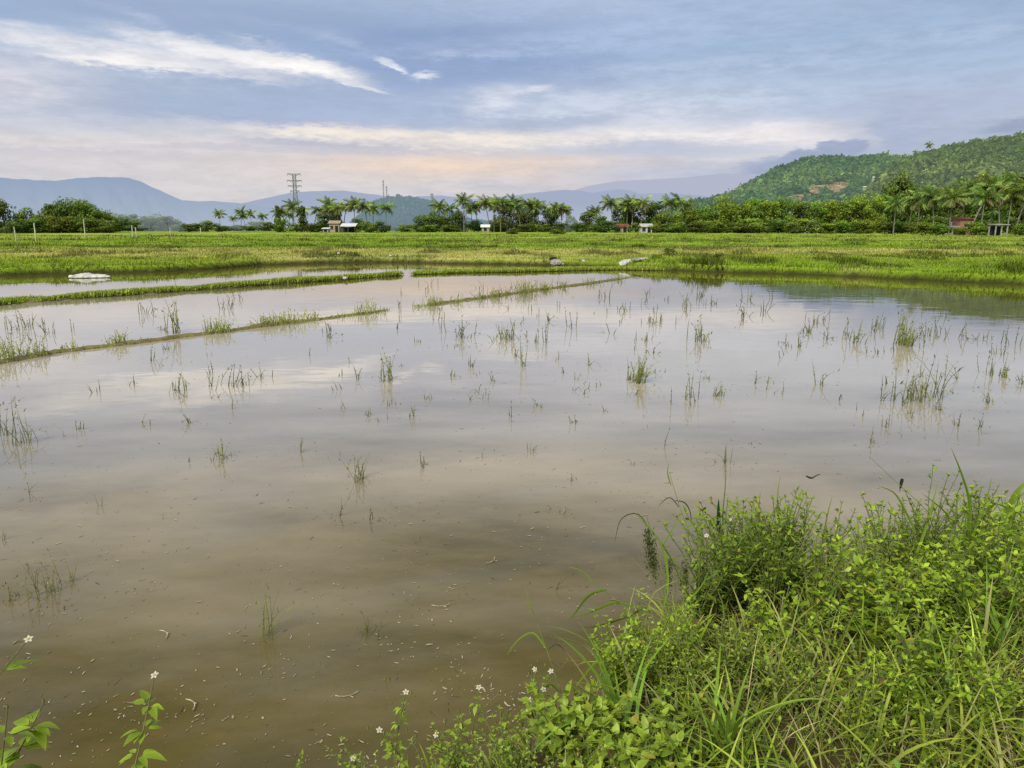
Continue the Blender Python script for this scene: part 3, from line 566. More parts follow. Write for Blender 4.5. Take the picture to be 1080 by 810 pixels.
# white-flowering bush, meadow bushes
def single_bush(px, by, z, w, h, kd, label, flowers=0):
    p = at(px, by, z); e = empty('bush', (p[0], p[1], z-.03)); cols = {'d': DKG, 'm': MDG, 'b': BRG}[kd]
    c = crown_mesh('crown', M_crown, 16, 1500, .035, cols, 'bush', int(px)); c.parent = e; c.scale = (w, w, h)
    t = trunk_mesh(int(px)); t.parent = e; t.scale = (w, w, h)
    tag(e, label, 'bush'); return e
single_bush(755, 275, .42, .95, .50, 'd', 'dark scrubby bush standing alone on the grassy bank beyond the water')
single_bush(706, 266, .44, 1.0, .34, 'd', 'low dark bush in the meadow left of the lone scrubby bush')
def flower_bush(px, D, w, h, label):
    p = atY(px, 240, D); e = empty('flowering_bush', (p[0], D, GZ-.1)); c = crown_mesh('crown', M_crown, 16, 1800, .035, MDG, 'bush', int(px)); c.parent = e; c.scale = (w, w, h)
    n = 70; v = unit(n); v[:, 2] = abs(v[:, 2]); P = v*np.array([.45*w, .45*w, .9*h])+np.array([0, 0, .05]); A = unit(n)*.12; B = unit(n)*.12
    f = make('blossoms', np.stack([P-A, P-B, P+A, P+B], 1).reshape(-1, 3), np.arange(n*4).reshape(-1, 4), M_petal, None, e); tag(e, label, 'bush')
flower_bush(857, 172, 3.6, 3.6, 'bush dotted with white blossom in front of the bright trees')
flower_bush(669, 208, 4.5, 3.2, 'bush with pale blossom between the red-roofed and white houses')

# ------------------------------------------------------------------ houses
def house(px, D, w, d, h, wallm, roofm, label, roof='gable', rh=.9, rz=0, wins=1, z=GZ, name='house'):
    p = atY(px, 240, D); e = empty(name, (p[0], D, z), rz)
    b_ = MB(); b_.box((0, 0, h/2-.1), (w, d, h+.2)); b_.build('wall', wallm, e)
    r_ = MB(); o_ = .35
    if roof == 'gable':
        V = [(-w/2-o_, -d/2-o_, h-.05), (w/2+o_, -d/2-o_, h-.05), (w/2+o_, 0, h+rh), (-w/2-o_, 0, h+rh), (-w/2-o_, d/2+o_, h-.05), (w/2+o_, d/2+o_, h-.05)]
        r_.add(V, [(0, 1, 2, 3), (3, 2, 5, 4)]); V2 = [(q[0], q[1], q[2]+.08) for q in V]; r_.add(V2, [(0, 1, 2, 3), (3, 2, 5, 4)]); r_.add(V+V2, [(0, 1, 7, 6), (4, 5, 11, 10), (0, 6, 9, 3), (3, 9, 10, 4), (1, 2, 8, 7), (2, 5, 11, 8)])
        g_ = MB(); g_.add([(-w/2+.01, -d/2, h), (-w/2+.01, d/2, h), (-w/2+.01, 0, h+rh*.85), (w/2-.01, -d/2, h), (w/2-.01, d/2, h), (w/2-.01, 0, h+rh*.85)], [(0, 1, 2), (3, 5, 4)]); g_.build('gable', wallm, e)
    else:
        r_.add([(-w/2-o_, -d/2-o_, h), (w/2+o_, -d/2-o_, h), (w/2+o_, d/2+o_, h+rh), (-w/2-o_, d/2+o_, h+rh), (-w/2-o_, -d/2-o_, h+.1), (w/2+o_, -d/2-o_, h+.1), (w/2+o_, d/2+o_, h+rh+.1), (-w/2-o_, d/2+o_, h+rh+.1)], [(0, 3, 2, 1), (4, 5, 6, 7), (0, 1, 5, 4), (1, 2, 6, 5), (2, 3, 7, 6), (3, 0, 4, 7)])
    r_.build('roof', roofm, e)
    for k in range(wins):
        x_ = (k+.5)/wins*w-w/2; q = MB(); 
        if k == wins//2 and wins > 1: q.box((x_, -d/2-.01, .95), (.9, .06, 1.9)); q.build('door', M_dark, e)
        else:
            q.box((x_, -d/2-.01, h*.55), (.9, .06, .9)); wn = q.build('window', M_dark, e)
            s_ = MB(); s_.box((x_, -d/2-.05, h*.55-.52), (1.1, .14, .08)); s_.build('sill', M_grey, wn)
    tag(e, label, 'house'); return e
# white-roofed shed on posts
def open_shed(px, D, w, d, h, roofm, label, rh=.5, slab=False, name='shed', z=GZ):
    p = atY(px, 240, D); e = empty(name, (p[0], D, z))
    r_ = MB(); r_.add([(-w/2, -d/2, h), (w/2, -d/2, h), (w/2, d/2, h+rh), (-w/2, d/2, h+rh), (-w/2, -d/2, h+.12), (w/2, -d/2, h+.12), (w/2, d/2, h+rh+.12), (-w/2, d/2, h+rh+.12)], [(0, 3, 2, 1), (4, 5, 6, 7), (0, 1, 5, 4), (1, 2, 6, 5), (2, 3, 7, 6), (3, 0, 4, 7)]); r_.build('roof', roofm, e)
    for sx_ in (-1, 0, 1):
        for sy_ in (-1, 1):
            q = MB(); zz = h+(rh if sy_ > 0 else 0)*.9; q.box((sx_*(w/2-.25), sy_*(d/2-.3), zz/2-.1), (.16, .16, zz+.2)); q.build('post', M_grey if slab else M_bark, e)
    q = MB(); q.box((0, d/2-.5, h*.45), (w-.8, .1, h*.9)); q.build('dark_interior', M_dark, e)  # near-black panel standing in for the shade inside
    tag(e, label, 'shed'); return e
open_shed(368, 222, 4.6, 3.4, 1.7, M_sheet, 'low open shed with bright white sloping roof among the palms', .8)
house(354, 232, 3.0, 4, 2.6, M_tan, M_tan, 'small tan thatched hut just left of the white-roofed shed', rh=.8, wins=2, name='hut')
house(344, 224, 1.6, 2, 1.0, M_grey, M_sheet, 'tiny white-topped lean-to left of the tan thatched hut', 'shed', .3, wins=1, name='lean_to')
house(512, 228, 2.2, 2.4, 1.5, M_tan, M_sheet, 'small hut with white roof under the palms at centre', rh=.7, wins=1, name='hut')
house(545, 262, 4.5, 3, 1.6, M_white, M_sheet, 'pale low house behind palm trunks right of the small white-roofed hut', rh=.5, wins=3)
house(655, 219, 3.6, 3, 1.5, M_tan, M_rust, 'little house with red rusty roof among the bushes', rh=.9, wins=2)
house(681, 214, 3.0, 3, 1.6, M_white, M_white, 'small white house right of the red-roofed house', rh=.8, wins=2)
h1 = house(1015, 152, 2.6, 2.6, 3.0, M_brick, M_rust, 'two-storey brick house with pale terrace under the right-hand palms', 'shed', .3, wins=1)
q = MB(); q.box((-3.0, -.3, 1.55), (3.3, 2.2, .35)); q.box((-4.4, -1.2, .6), (.22, .22, 1.6)); q.box((-2.6, -1.2, .6), (.22, .22, 1.6)); q.box((-3.2, -1.3, 2.1), (.5, .2, .8)); q.build('terrace', M_grey, h1)
q = MB(); q.box((0, -1.45, 1.35), (2.9, .3, .3)); q.build('balcony_ledge', M_tan, h1)
s1 = open_shed(1053, 132, 2.5, 2.4, 1.8, M_grey, 'open concrete shelter with flat grey roof at the right palms', .1, True, name='shelter')
# hillside houses
for i, (V_, px, py, s, lab) in enumerate([(VR, 917, 171, 6, 'white house near the crest of the rear hill'), (VR, 886, 180, 4, 'tiny pale house midway up the rear hill slope'), (VF, 912, 197, 3, 'small white house on the lower left foot of the front hill'), (VF, 1046, 153, 4.5, 'pale house at the top of the front hill'), (VF, 1062, 155, 3.5, 'small house right of the pale house on the front hill top'), (VF, 922, 187, 3.5, 'small house on the left shoulder of the front hill'), (VF, 994, 170, 3, 'tiny white house halfway along the front hill crest')]):
    p = surf(V_, px, py); q = atY(px, py, p[1]-14); e = empty('hillside_house', (q[0], q[1], q[2]-s*.3)); m_ = MB(); s *= .7; m_.box((0, 0, 0), (s*1.3, s*.8, s*.6+6)); m_.build('wall', M_white, e)
    z0 = s*.3+3; k = MB(); k.add([(-s*.75, -s*.55, z0), (s*.75, -s*.55, z0), (s*.75, 0, z0+s*.35), (-s*.75, 0, z0+s*.35), (-s*.75, s*.55, z0), (s*.75, s*.55, z0)], [(0, 1, 2, 3), (3, 2, 5, 4)]); k.build('roof', M_sheet, e)
    w_ = MB(); w_.box((0, -s*.42, z0-s*.3), (s*.3, .1, s*.3)); w_.build('window', M_dark, e); e.location.z -= 3; tag(e, lab, 'house')
# trees on the crest
for px, py, hpx, lab in ((965, 166, 8, 'small dark tree standing on the front hill crest'), (979, 163, 12, 'lone palm-like tree standing tallest on the front hill crest')):
    e = copy_tree(palms[3]); q = atY(px, py, 846); e.location = (q[0], q[1], q[2]-4); s = hpx/FX*846/8.5; e.scale = (s, s, s*1.15); tag(e, lab, 'tree', None); 
    if 'group' in e.keys(): del e['group']

# ------------------------------------------------------------------ pylon and masts
def pylon(px, ty, D):
    top = atY(px, ty, D); Hh = top[2]; e = empty('lattice_pylon', (top[0], D, 0), R(12)); mb = MB()
    W0, W1 = 3.6, 1.15
    lv = [0, 8, 15, 21, 26, 30, 33.5, 36.5, 39.5, 42, 44.5]; lv = [v*Hh/44.5 for v in lv]
    def wz(z): return W0+(W1-W0)*min(1, z/(Hh*.68))
    for sx_, sy_ in ((-1, -1), (-1, 1), (1, 1), (1, -1)): mb.tube([(sx_*wz(z), sy_*wz(z), z) for z in lv], .28, 4)
    for z0, z1 in zip(lv[:-1], lv[1:]):
        a0, a1 = wz(z0), wz(z1); c0 = [(-a0, -a0, z0), (a0, -a0, z0), (a0, a0, z0), (-a0, a0, z0)]; c1 = [(-a1, -a1, z1), (a1, -a1, z1), (a1, a1, z1), (-a1, a1, z1)]
        for k in range(4): mb.tube([c0[k], c1[(k+1) % 4]], .15, 4); mb.tube([c0[(k+1) % 4], c1[k]], .15, 4); mb.tube([c1[k], c1[(k+1) % 4]], .15, 4)
    mb.build('lattice_mast', M_steel, e)
    for z, l in ((Hh, 5.2), (Hh*.885, 5.6), (Hh*.79, 5.2), (Hh*.70, 3.5)):
        q = MB()
        for s in (-1, 1): 
            q.tube([(s*W1, -.8, z), (s*l, 0, z+.3)], .2, 4); q.tube([(s*W1, .8, z), (s*l, 0, z+.3)], .2, 4); q.tube([(s*W1, 0, z-1.3), (s*l, 0, z+.3)], .2, 4)
        q.tube([(-W1, 0, z), (W1, 0, z)], .25, 4)
        a_ = q.build('crossarm', M_steel, e)
        for s in (-1, 1):
            i_ = MB(); i_.tube([(s*l, 0, z+.2), (s*l, 0, z-1.5)], .18, 5); i_.build('insulator', M_steel, a_)
    tag(e, 'tall steel lattice pylon rising above the palms against the mountain', 'pylon')
pylon(310, 183.5, 620)
def mast(px, ty, D, r_, lab, arms=3, mat=M_steel):
    top = atY(px, ty, D); e = empty('radio_mast', (top[0], D, 0)); mb = MB(); s = r_*3
    for k in range(3):
        a_ = k*2.094; mb.tube([(math.cos(a_)*s*(1-.5*t), math.sin(a_)*s*(1-.5*t), t*top[2]) for t in np.linspace(0, 1, 14)], r_*.6, 4)
    tt = np.linspace(0, 1, 40); mb.tube(np.stack([np.cos(tt*60)*s*(1-.5*tt), np.sin(tt*60)*s*(1-.5*tt), tt*top[2]], 1), r_*.4, 4)
    mb.build('tower', mat, e)
    for k in range(arms):
        q = MB(); q.box((0, 0, top[2]*(.97-.07*k)), (s*3.0, s*1.6, s*1.1)); q.build('antenna_panel', mat, e)
    tag(e, lab, 'mast')
mast(404, 190, 1500, .45, 'taller of two thin radio masts above the round hill', 2)
mast(407.5, 196, 1500, .4, 'shorter radio mast close beside the taller thin one', 2)
mast(455.5, 204, 1300, .6, 'short radio mast on the right slope of the round hill', 2)

# ------------------------------------------------------------------ fence posts
for i, (px, ty, by, w_, lab) in enumerate([(17, 239, 254, .10, 'short grey post nearest the left end of the meadow'), (38, 235, 253.5, .13, 'tall white post, second from the left end of the meadow'), (90, 231, 250, .13, 'tall weathered post in front of the dark tree clump'), (116, 236, 243.5, .14, 'short distant post at the right foot of the dark tree clump'), (140, 238, 250, .12, 'left of a pair of white posts standing close together'), (144, 240, 250.5, .12, 'right, shorter one of a pair of white posts close together'), (180, 240, 248, .14, 'single white post right of the close pair of posts'), (212, 240, 247, .14, 'rightmost pale post in the meadow, near low bushes')]):
    zg = .50 if by > 249 else .6; p = at(px, by, zg); t = atY(px, ty, p[1]); zh = t[2]-zg
    e = empty('fence_post', (p[0], p[1], float(hgt(p[0], p[1]))-.1), rng.uniform(0, 1)); q = MB(); q.tube([(0, 0, 0), (.01, 0, zh*.5), (.03*math.sin(px), 0, zh+.1)], [w_*.6, w_*.55, w_*.5], 7); q.build('post', M_post, e, True)
    q = MB(); q.box((.03*math.sin(px), 0, zh+.13), (w_*1.15, w_*1.15, .06)); q.build('cap', M_post, e); tag(e, lab, 'post', 'posts standing in the far meadow')

# ------------------------------------------------------------------ litter and rocks on the bank
def blob(name, p, size, mat, label, cat, seed, rough=.35, rz=0, parent=None):
    n = 22; mm = 12; th = np.linspace(0, 2*math.pi, n, endpoint=False); ph = np.linspace(-math.pi/2, math.pi/2, mm)
    T, Pq = np.meshgrid(th, ph, indexing='ij'); V = np.stack([np.cos(Pq)*np.cos(T), np.cos(Pq)*np.sin(T), np.sin(Pq)], -1)
    k = 1+rough*2*(fbm(V[..., 0]*1.6+seed*3.1+V[..., 2], V[..., 1]*1.6+seed, 4)-.5); V = np.sign(V)*np.abs(V)**.8*k[..., None]*np.array(size)/2
    i = np.arange(n*mm).reshape(n, mm); F = np.stack([i[:, :-1], np.roll(i, -1, 0)[:, :-1], np.roll(i, -1, 0)[:, 1:], i[:, 1:]], -1).reshape(-1, 4)
    o = make(name, V, F, mat, smooth=False, parent=parent); o.location = p; o.rotation_euler = (0, 0, rz)
    if label: tag(o, label, cat)
    return o
p = at(95, 291.5, .05)
n1, n2 = 60, 22; u = np.linspace(-1, 1, n1); v = np.linspace(-1, 1, n2); U, Vv = np.meshgrid(u, v, indexing='ij')
Zs = .11*(1-U**2*.8)*(1-Vv**2)+.16*np.abs(fbm(U*3+3, Vv*2.2+1, 4)-.5)*(1.2-Vv**2)+.02; wd = .34*(.25+1.1*fbm(U*3.2+8, U*0+1, 4))*(1-.6*np.abs(U)**3)
sh = make('plastic_sheet', np.stack([U*.78, Vv*wd+.1*np.sin(U*3), Zs], -1), np.stack([(i := np.arange(n1*n2).reshape(n1, n2))[:-1, :-1], i[1:, :-1], i[1:, 1:], i[:-1, 1:]], -1).reshape(-1, 4), M_plastic, smooth=True)
sh.location = (p[0], p[1], 0); tag(sh, 'crumpled white plastic sheet lying at the water edge', 'plastic sheet')
p = at(586, 280, .02); blob('rock', (p[0], p[1], .16), (.60, .4, .34), M_rock, 'pale grey angular rock on the bank at the end of the dike', 'rock', 1)
blob('rock', (p[0]-.12, p[1]+.25, .34), (.42, .3, .2), M_dark, 'small black lump perched behind the pale grey rock', 'rock', 2)
blob('rock', (p[0]+.42, p[1]+.1, .07), (.35, .3, .18), M_rock, 'small grey stone just right of the angular rock', 'rock', 3)
p = at(660, 281.5, .05); blob('broken_slab', (p[0], p[1], .28), (.72, .45, .18), M_plastic, 'pale broken slab tilted over the bank edge', 'slab', 4, rz=.3).rotation_euler = (0.2, -.28, .3)
p = at(675, 278.5, .2); blob('broken_slab', (p[0], p[1], .44), (.8, .4, .12), M_rock, 'thin grey slab lying right of the pale broken slab', 'slab', 5).rotation_euler = (0.1, -.1, .1)
for px, py, lab in ((412, 269.5, 'white plastic scrap in the grass above the long dike'), (615, 275, 'white plastic scrap on the bank between rock and slab'), (364, 293, 'small white scrap lying on the grassy dike'), (357, 267, 'pale scrap in the meadow left of the other scrap')):
    z = .12 if py == 293 else .5; p = at(px, py, z); blob('plastic_scrap', (p[0], p[1], z), (.15, .12, .09), M_plastic, lab, 'litter', px, .5)

# ------------------------------------------------------------------ reed tufts standing in the water
RG = np.array([.19, .22, .05]); RB = np.array([.10, .11, .045]); RBR = np.array([.085, .06, .032])
def tuft(px, by, hpx, n, spread, tone=.3, lean=0, z=0.0, label=None, dense=False, name='reed_tuft', cat='reeds', group='thin reed tufts standing in the flooded paddy', wmul=1, bent=.3):
    p = at(px, by, z); D = math.hypot(*p[:2]); u = D/FX*math.hypot(1, 0)  # metres per px
    n = max(1, int(n*(1.1 if n > 5 else 1))); w = np.clip(u*.66, .0020, .012)*wmul; e = empty(name, (p[0], p[1], z))
    bx = rng.normal(0, spread*u*.5, n); byy = rng.normal(0, spread*u*(.8 if not dense else .5), n)
    hL = hpx*u*rng.uniform(.4, 1.35, n); tone_ = np.clip(tone+rng.normal(0, .25, n), 0, 1)[:, None]
    col = RB*(1-tone_)+RG*(1.0 if not dense else 1.5)*tone_; col = col*np.exp(rng.normal(0, .2, (n, 1)))
    azm = rng.uniform(0, 6.28, n); ln = np.abs(rng.normal(0, .2 if not dense else .35, n))
    if lean: azm = np.full(n, 0 if lean > 0 else math.pi)+rng.normal(0, .5, n); ln = np.abs(lean)*rng.uniform(.4, 1.2, n)
    bn = rng.normal(0, bent, n); kink = rng.random(n) < .3; bn[kink] += rng.uniform(.8, 2.6, kink.sum())
    V, F, C = blades(np.stack([bx, byy, np.full(n, -.02)], 1), azm, hL, np.full(n, w), ln, bn, 6, col*.8, col*1.15, w0=1, twist=rng.uniform(-.4, .4, n))
    # short leaf nodules along the stalks
    m_ = n*(4 if D < 22 else 2); k = np.sort(np.arange(m_) % n); seg = rng.integers(1, 7, m_); base = (V.reshape(n, 7, 2, 3).mean(2))[k, seg]
    V2, F2, C2 = blades(base, rng.uniform(0, 6.28, m_), hL[k]*rng.uniform(.05, .17, m_), np.full(m_, w*1.5), rng.uniform(.3, 1.6, m_), rng.uniform(-.5, 1, m_), 2, col[k], col[k]*1.25, w0=1, twist=rng.uniform(-.6, .6, m_))
    if n <= 9:
        per = m_//n
        for q in range(n):
            Va = V[q*14:(q+1)*14]; Fa = F[q*6:(q+1)*6]-q*14; Vb = V2[q*per*6:(q+1)*per*6]; Fb = F2[q*per*2:(q+1)*per*2]-q*per*6+14
            make('stalk', np.concatenate([Va, Vb]), np.concatenate([Fa, Fb]), M_reed, np.clip(np.concatenate([C[q*14:(q+1)*14], C2[q*per*6:(q+1)*per*6]]), 0, 1), e)
    else:
        make('stalks', np.concatenate([V, V2]), np.concatenate([F, F2+len(V)]), M_reed, np.clip(np.concatenate([C, C2]), 0, 1), e)
    tag(e, label or 'sparse thin reed stalks standing in the still shallow water', cat, group); return e
T = [(671, 403, 28, 40, 8, .9, .35, 'bright green leaning reed clump alone in the middle of the water'), (532, 358, 17, 26, 14, .8, 0, 'bushy yellow-green reed tuft below the far dike end'), (489, 356, 18, 12, 9, .2, 0, 'wispy dark reed tuft left of the bushy yellow-green one'),
 (521, 402, 11, 4, 4, .4, 0, None), (505, 414, 16, 3, 4, .1, 0, None), (552, 386, 30, 5, 6, .3, 0, None), (659, 328, 11, 9, 8, .6, 0, None), (688, 341, 14, 14, 16, .6, 0, None), (738, 360, 21, 18, 9, .7, 0, None), (621, 386, 18, 3, 3, .2, 0, None), (615, 416, 14, 2, 2, 0, 0, None),
 (757, 418, 13, 14, 6, .8, .1, 'small green reed clump with curved tips left of the tall stalks'), (722, 421, 26, 9, 14, .3, 0, 'group of kinked brown-green stalks left of the small green clump'), (745, 400, 12, 6, 5, .6, 0, None), (686, 451, 5, 3, 4, .1, 0, None), (702, 471, 22, 1, 2, 0, 0, None), (562, 476, 9, 6, 8, .4, 0, None), (525, 482, 11, 2, 2, .2, 0, None), (507, 482, 10, 1, 2, 0, 0, None), (445, 492, 14, 4, 3, .5, 0, None), (666, 490, 12, 2, 2, .2, 0, None), (451, 421, 8, 5, 6, .2, 0, None), (438, 440, 20, 4, 6, .2, 0, None), (540, 440, 18, 3, 3, .3, 0, None), (577, 362, 20, 4, 6, .2, 0, None), (600, 345, 16, 5, 12, .3, 0, None), (641, 352, 14, 3, 5, .2, 0, None),
 (751, 320, 9, 5, 4, .6, 0, None), (784, 334, 14, 9, 7, .5, 0, None), (809, 329, 13, 6, 7, .2, 0, None), (849, 351, 13, 9, 9, .3, 0, None), (861, 341, 10, 5, 4, .2, 0, None), (874, 358, 10, 6, 7, .2, 0, None), (902, 361, 25, 12, 9, .6, .05, 'slim upright green tuft left of the tallest green clump'), (928, 346, 15, 8, 6, .5, 0, None),
 (953, 364, 29, 44, 9, .9, .08, 'tallest dense green reed clump at the right of the water'), (972, 352, 12, 6, 10, .2, 0, None), (941, 424, 33, 12, 13, .15, .12, 'dark crossing kinked stalks below the tallest green clump'), (968, 422, 25, 30, 9, .85, 0, 'green reed clump among dark stalks near the right side'), (986, 420, 44, 9, 9, .15, 0, 'very tall thin dark stalks right of the green clump'), (866, 406, 21, 6, 6, .3, 0, None), (797, 405, 14, 3, 3, .3, 0, None), (1018, 357, 14, 9, 8, .2, 0, None), (1042, 358, 8, 5, 9, .1, 0, None), (1056, 398, 20, 20, 10, .6, 0, 'spreading green-brown tuft near the right edge of the water'), (1045, 425, 15, 7, 6, .3, 0, None), (1011, 401, 22, 3, 3, .1, 0, None), (1030, 451, 13, 3, 6, .2, .2, None), (1077, 405, 12, 6, 6, .4, 0, None), (992, 352, 14, 5, 8, .2, 0, None), (918, 467, 20, 4, 3, .4, 0, None), (764, 488, 22, 6, 5, .4, 0, None), (792, 468, 5, 3, 4, .1, 0, None),
 (19, 346, 17, 18, 16, .4, 0, None), (154, 331, 13, 9, 6, .2, 0, None), (185, 351, 30, 18, 7, .6, 0, 'tall tuft standing just behind the muddy dike at left'), (237, 326, 10, 9, 10, .3, 0, None), (50, 352, 12, 8, 12, .3, 0, None), (160, 381, 14, 3, 2, .1, 0, None), (171, 386, 10, 2, 2, .1, 0, None), (144, 405, 9, 5, 6, .3, 0, None), (187, 413, 18, 10, 8, .5, 0, None), (65, 368, 8, 3, 3, .1, 0, None), (223, 408, 12, 4, 4, .2, 0, None), (246, 407, 21, 14, 12, .4, 0, 'loose dark reed tuft in the bright left-hand reflection'), (277, 398, 12, 3, 3, .2, 0, None), (225, 394, 12, 4, 5, .3, 0, None), (348, 357, 14, 4, 6, .2, 0, None), (377, 401, 18, 4, 4, .1, 0, None), (410, 402, 28, 16, 8, .6, 0, 'upright green tuft standing left of centre in the water'), (386, 439, 9, 5, 6, .2, 0, None), (362, 430, 14, 2, 3, .1, 0, None), (442, 361, 8, 4, 4, .2, 0, None),
 (8, 459, 32, 7, 6, .2, 0, None), (27, 467, 30, 12, 10, .3, 0, 'tall brown-green tuft near the left edge of the water'), (81, 453, 10, 7, 7, .3, 0, None), (69, 460, 8, 2, 3, .1, 0, None), (200, 446, 20, 4, 4, .2, 0, None), (234, 484, 18, 14, 9, .4, 0, 'feathery green-brown tuft in the left half of the open water'), (198, 487, 8, 3, 3, .1, 0, None), (317, 477, 18, 3, 4, .1, 0, None), (360, 480, 7, 2, 2, .2, 0, None), (381, 507, 34, 14, 8, .55, 0, 'tall drooping green-brown tuft left of centre in open water'), (392, 549, 16, 4, 4, .2, 0, None), (446, 491, 14, 4, 3, .3, 0, None), (354, 546, 20, 4, 10, .1, .3, None), (31, 521, 14, 3, 7, .1, .4, None), (104, 534, 15, 2, 2, .1, 0, None),
 (4, 569, 15, 3, 3, .2, 0, None), (12, 631, 20, 7, 6, .4, 0, None), (47, 627, 36, 18, 12, .25, -.25, 'tangled brown weed stalks near the left edge'), (77, 613, 20, 6, 3, .5, 0, None), (282, 672, 56, 14, 8, .75, .05, 'upright pale green grass sprig rising from the muddy foreground water'), (391, 667, 22, 10, 9, .15, 0, 'small clump of curled brown stalks in the foreground water'), (193, 573, 7, 1, 1, .1, 0, None), (443, 572, 6, 6, 9, 0, 0, None), (580, 536, 6, 2, 2, .1, 0, None), (594, 541, 11, 4, 4, .6, 0, None), (603, 507, 9, 5, 6, .5, 0, None), (584, 622, 34, 2, 3, .2, .15, None), (30, 600, 10, 2, 3, .1, 0, None), (66, 640, 8, 1, 2, .1, 0, None)]
for t in T:
    bt = t[7] and ('curled' in t[7] or 'tangled' in t[7] or 'drooping' in t[7]); tuft(*t[:7], label=t[7], bent=1.1 if bt else .35, group=None if t[7] else 'thin reed tufts standing in the flooded paddy')
occ = [(t[0], t[1]) for t in T]; made = 0
while made < 120:
    px = rng.uniform(5, 1075); k = rng.random(); py = 300+150*k**1.4
    if px < 430 and py < 345 and rng.random() < .5: continue
    if py < 300+(.05*max(0, px-700)): continue
    if py < 389-px*.142+4 and px < 420 and abs(py-(383-px*.136)) < 6: continue
    tuft(px, py, rng.uniform(5, 15), rng.integers(1, 7), rng.uniform(2, 14), rng.uniform(0, .6)); made += 1
# grass tufts on the muddy dike
DT = [(6, 378, 22, 90, 26, 'wide grass tuft at the left end of the muddy dike'), (40, 374, 18, 60, 22, 'grass tuft second from the left end of the muddy dike'), (78, 368, 10, 24, 14, 'thin grass tuft third from left on the muddy dike'), (123, 362, 15, 46, 13, 'grass tuft on the muddy dike just left of the tall tuft'), (229, 349, 14, 120, 20, 'dense bright rounded grass tuft on the muddy dike'), (150, 359, 7, 14, 12, 'tiny grass tuft on the muddy dike near the tall tuft'), (281, 342, 12, 90, 24, 'low bright grass tuft right of the dense rounded one'), (302, 340, 13, 120, 26, 'widest bright grass tuft on the muddy dike'), (329, 336, 11, 36, 12, 'small grass tuft right of the widest one on the dike'), (385, 330, 16, 60, 26, 'feathery grass tuft near the right end of the left dike'), (365, 333, 7, 20, 14, 'thin low tuft left of the feathery one'), (404, 328, 6, 16, 8, 'last tiny tuft at the right tip of the left dike'),
 (443, 323, 9, 26, 12, 'first tuft at the left tip of the right dike'), (457, 321, 13, 70, 18, 'bushy second tuft from the left tip of the right dike'), (482, 318, 9, 30, 14, 'third small tuft from the left tip of the right dike'), (507, 314, 9, 40, 10, 'fourth tuft from the left tip of the right dike'), (522, 312, 11, 60, 10, 'fifth bright tuft on the right dike'), (534, 310, 9, 30, 8, 'sixth narrow tuft on the right dike'), (553, 308, 17, 130, 20, 'largest densest tuft on the right dike'), (575, 304.5, 10, 90, 16, 'rounded tuft right of the largest one on the right dike'), (594, 302, 11, 30, 9, 'slim tuft in the right half of the right dike'), (625, 298, 8, 50, 26, 'low spreading tuft near the right end of the right dike'), (650, 294, 7, 34, 14, 'last low tuft where the right dike meets the bank')]
for px, py, h_, n_, s_, lab in DT:
    tuft(px, py, h_*.82, n_*.62, s_*.60, .8, z=.03, label=lab, dense=True, name='grass_tuft', cat='grass tuft', group=None, bent=.6)

# ------------------------------------------------------------------ small pale leaf pieces floating on the water
fl = []
for k in range(8):
    n = 9; th = np.linspace(0, 2*math.pi, n, endpoint=False); asp = rng.uniform(.3, .7)
    rad = .5*(1+rng.normal(0, .22, n)); V = np.stack([rad*np.cos(th), rad*asp*np.sin(th), rng.uniform(0, .08, n)], 1); V = np.concatenate([V, [[0, 0, .12]]])
    F = [(i, (i+1) % n, n) for i in range(n)]; V2 = V.copy(); fl.append((V, F))
cl_c = [(rng.uniform(20, 760), rng.uniform(520, 800)) for _ in range(28)]
cnt = 0; protos_f = []
for k, (V, F) in enumerate(fl):
    t_ = rng.uniform(.45, 1.35); o = make('floating_leaf', V, np.array(F), M_float, np.full((len(V), 3), t_)); protos_f.append(o)
def edge_ok(p): return p[1] > float(Wf(p[0]))+.05
extraV, extraF, extraC, eo = [], [], [], 0
while cnt < 1250:
    if rng.random() < .3: c_ = cl_c[rng.integers(28)]; px, py = c_[0]+rng.normal(0, 16), c_[1]+rng.normal(0, 9)
    else: px, py = rng.uniform(-10, 1090), 430+380*rng.random()**.75
    if not (-15 < px < 1095 and 400 < py < 830): continue
    if px > 800 and py > 520: continue
    p = at(px, py, .003)
    if not edge_ok(p): continue
    s = min(rng.lognormal(-4.7, .5), .016)*(1+(.5 if py < 560 else 0)); rz = rng.uniform(0, 6.28); k = cnt % 8
    if cnt < 280:
        s = max(s, .011); o = protos_f[k] if cnt < 8 else protos_f[k].copy()
        if cnt >= 8: COL.objects.link(o)
        o.location = p; o.rotation_euler = (0, 0, rz); o.scale = (s*rng.uniform(1.2, 2.4), s*rng.uniform(.9, 1.5), s*.5)
        tag(o, 'tiny pale leaf piece floating on the brown water', 'floating leaf', 'pale leaf pieces floating on the pond')
    else:
        s = min(s, .013); V = fl[k][0]*np.array([s, s, s*.5]); ca, sa = math.cos(rz), math.sin(rz)
        extraV.append(np.stack([V[:, 0]*ca-V[:, 1]*sa+p[0], V[:, 0]*sa+V[:, 1]*ca+p[1], V[:, 2]+.003], 1)); extraF.append(np.array(fl[k][1])+eo); extraC.append(np.full((len(V), 3), rng.uniform(.4, 1.2))); eo += len(V)
    cnt += 1
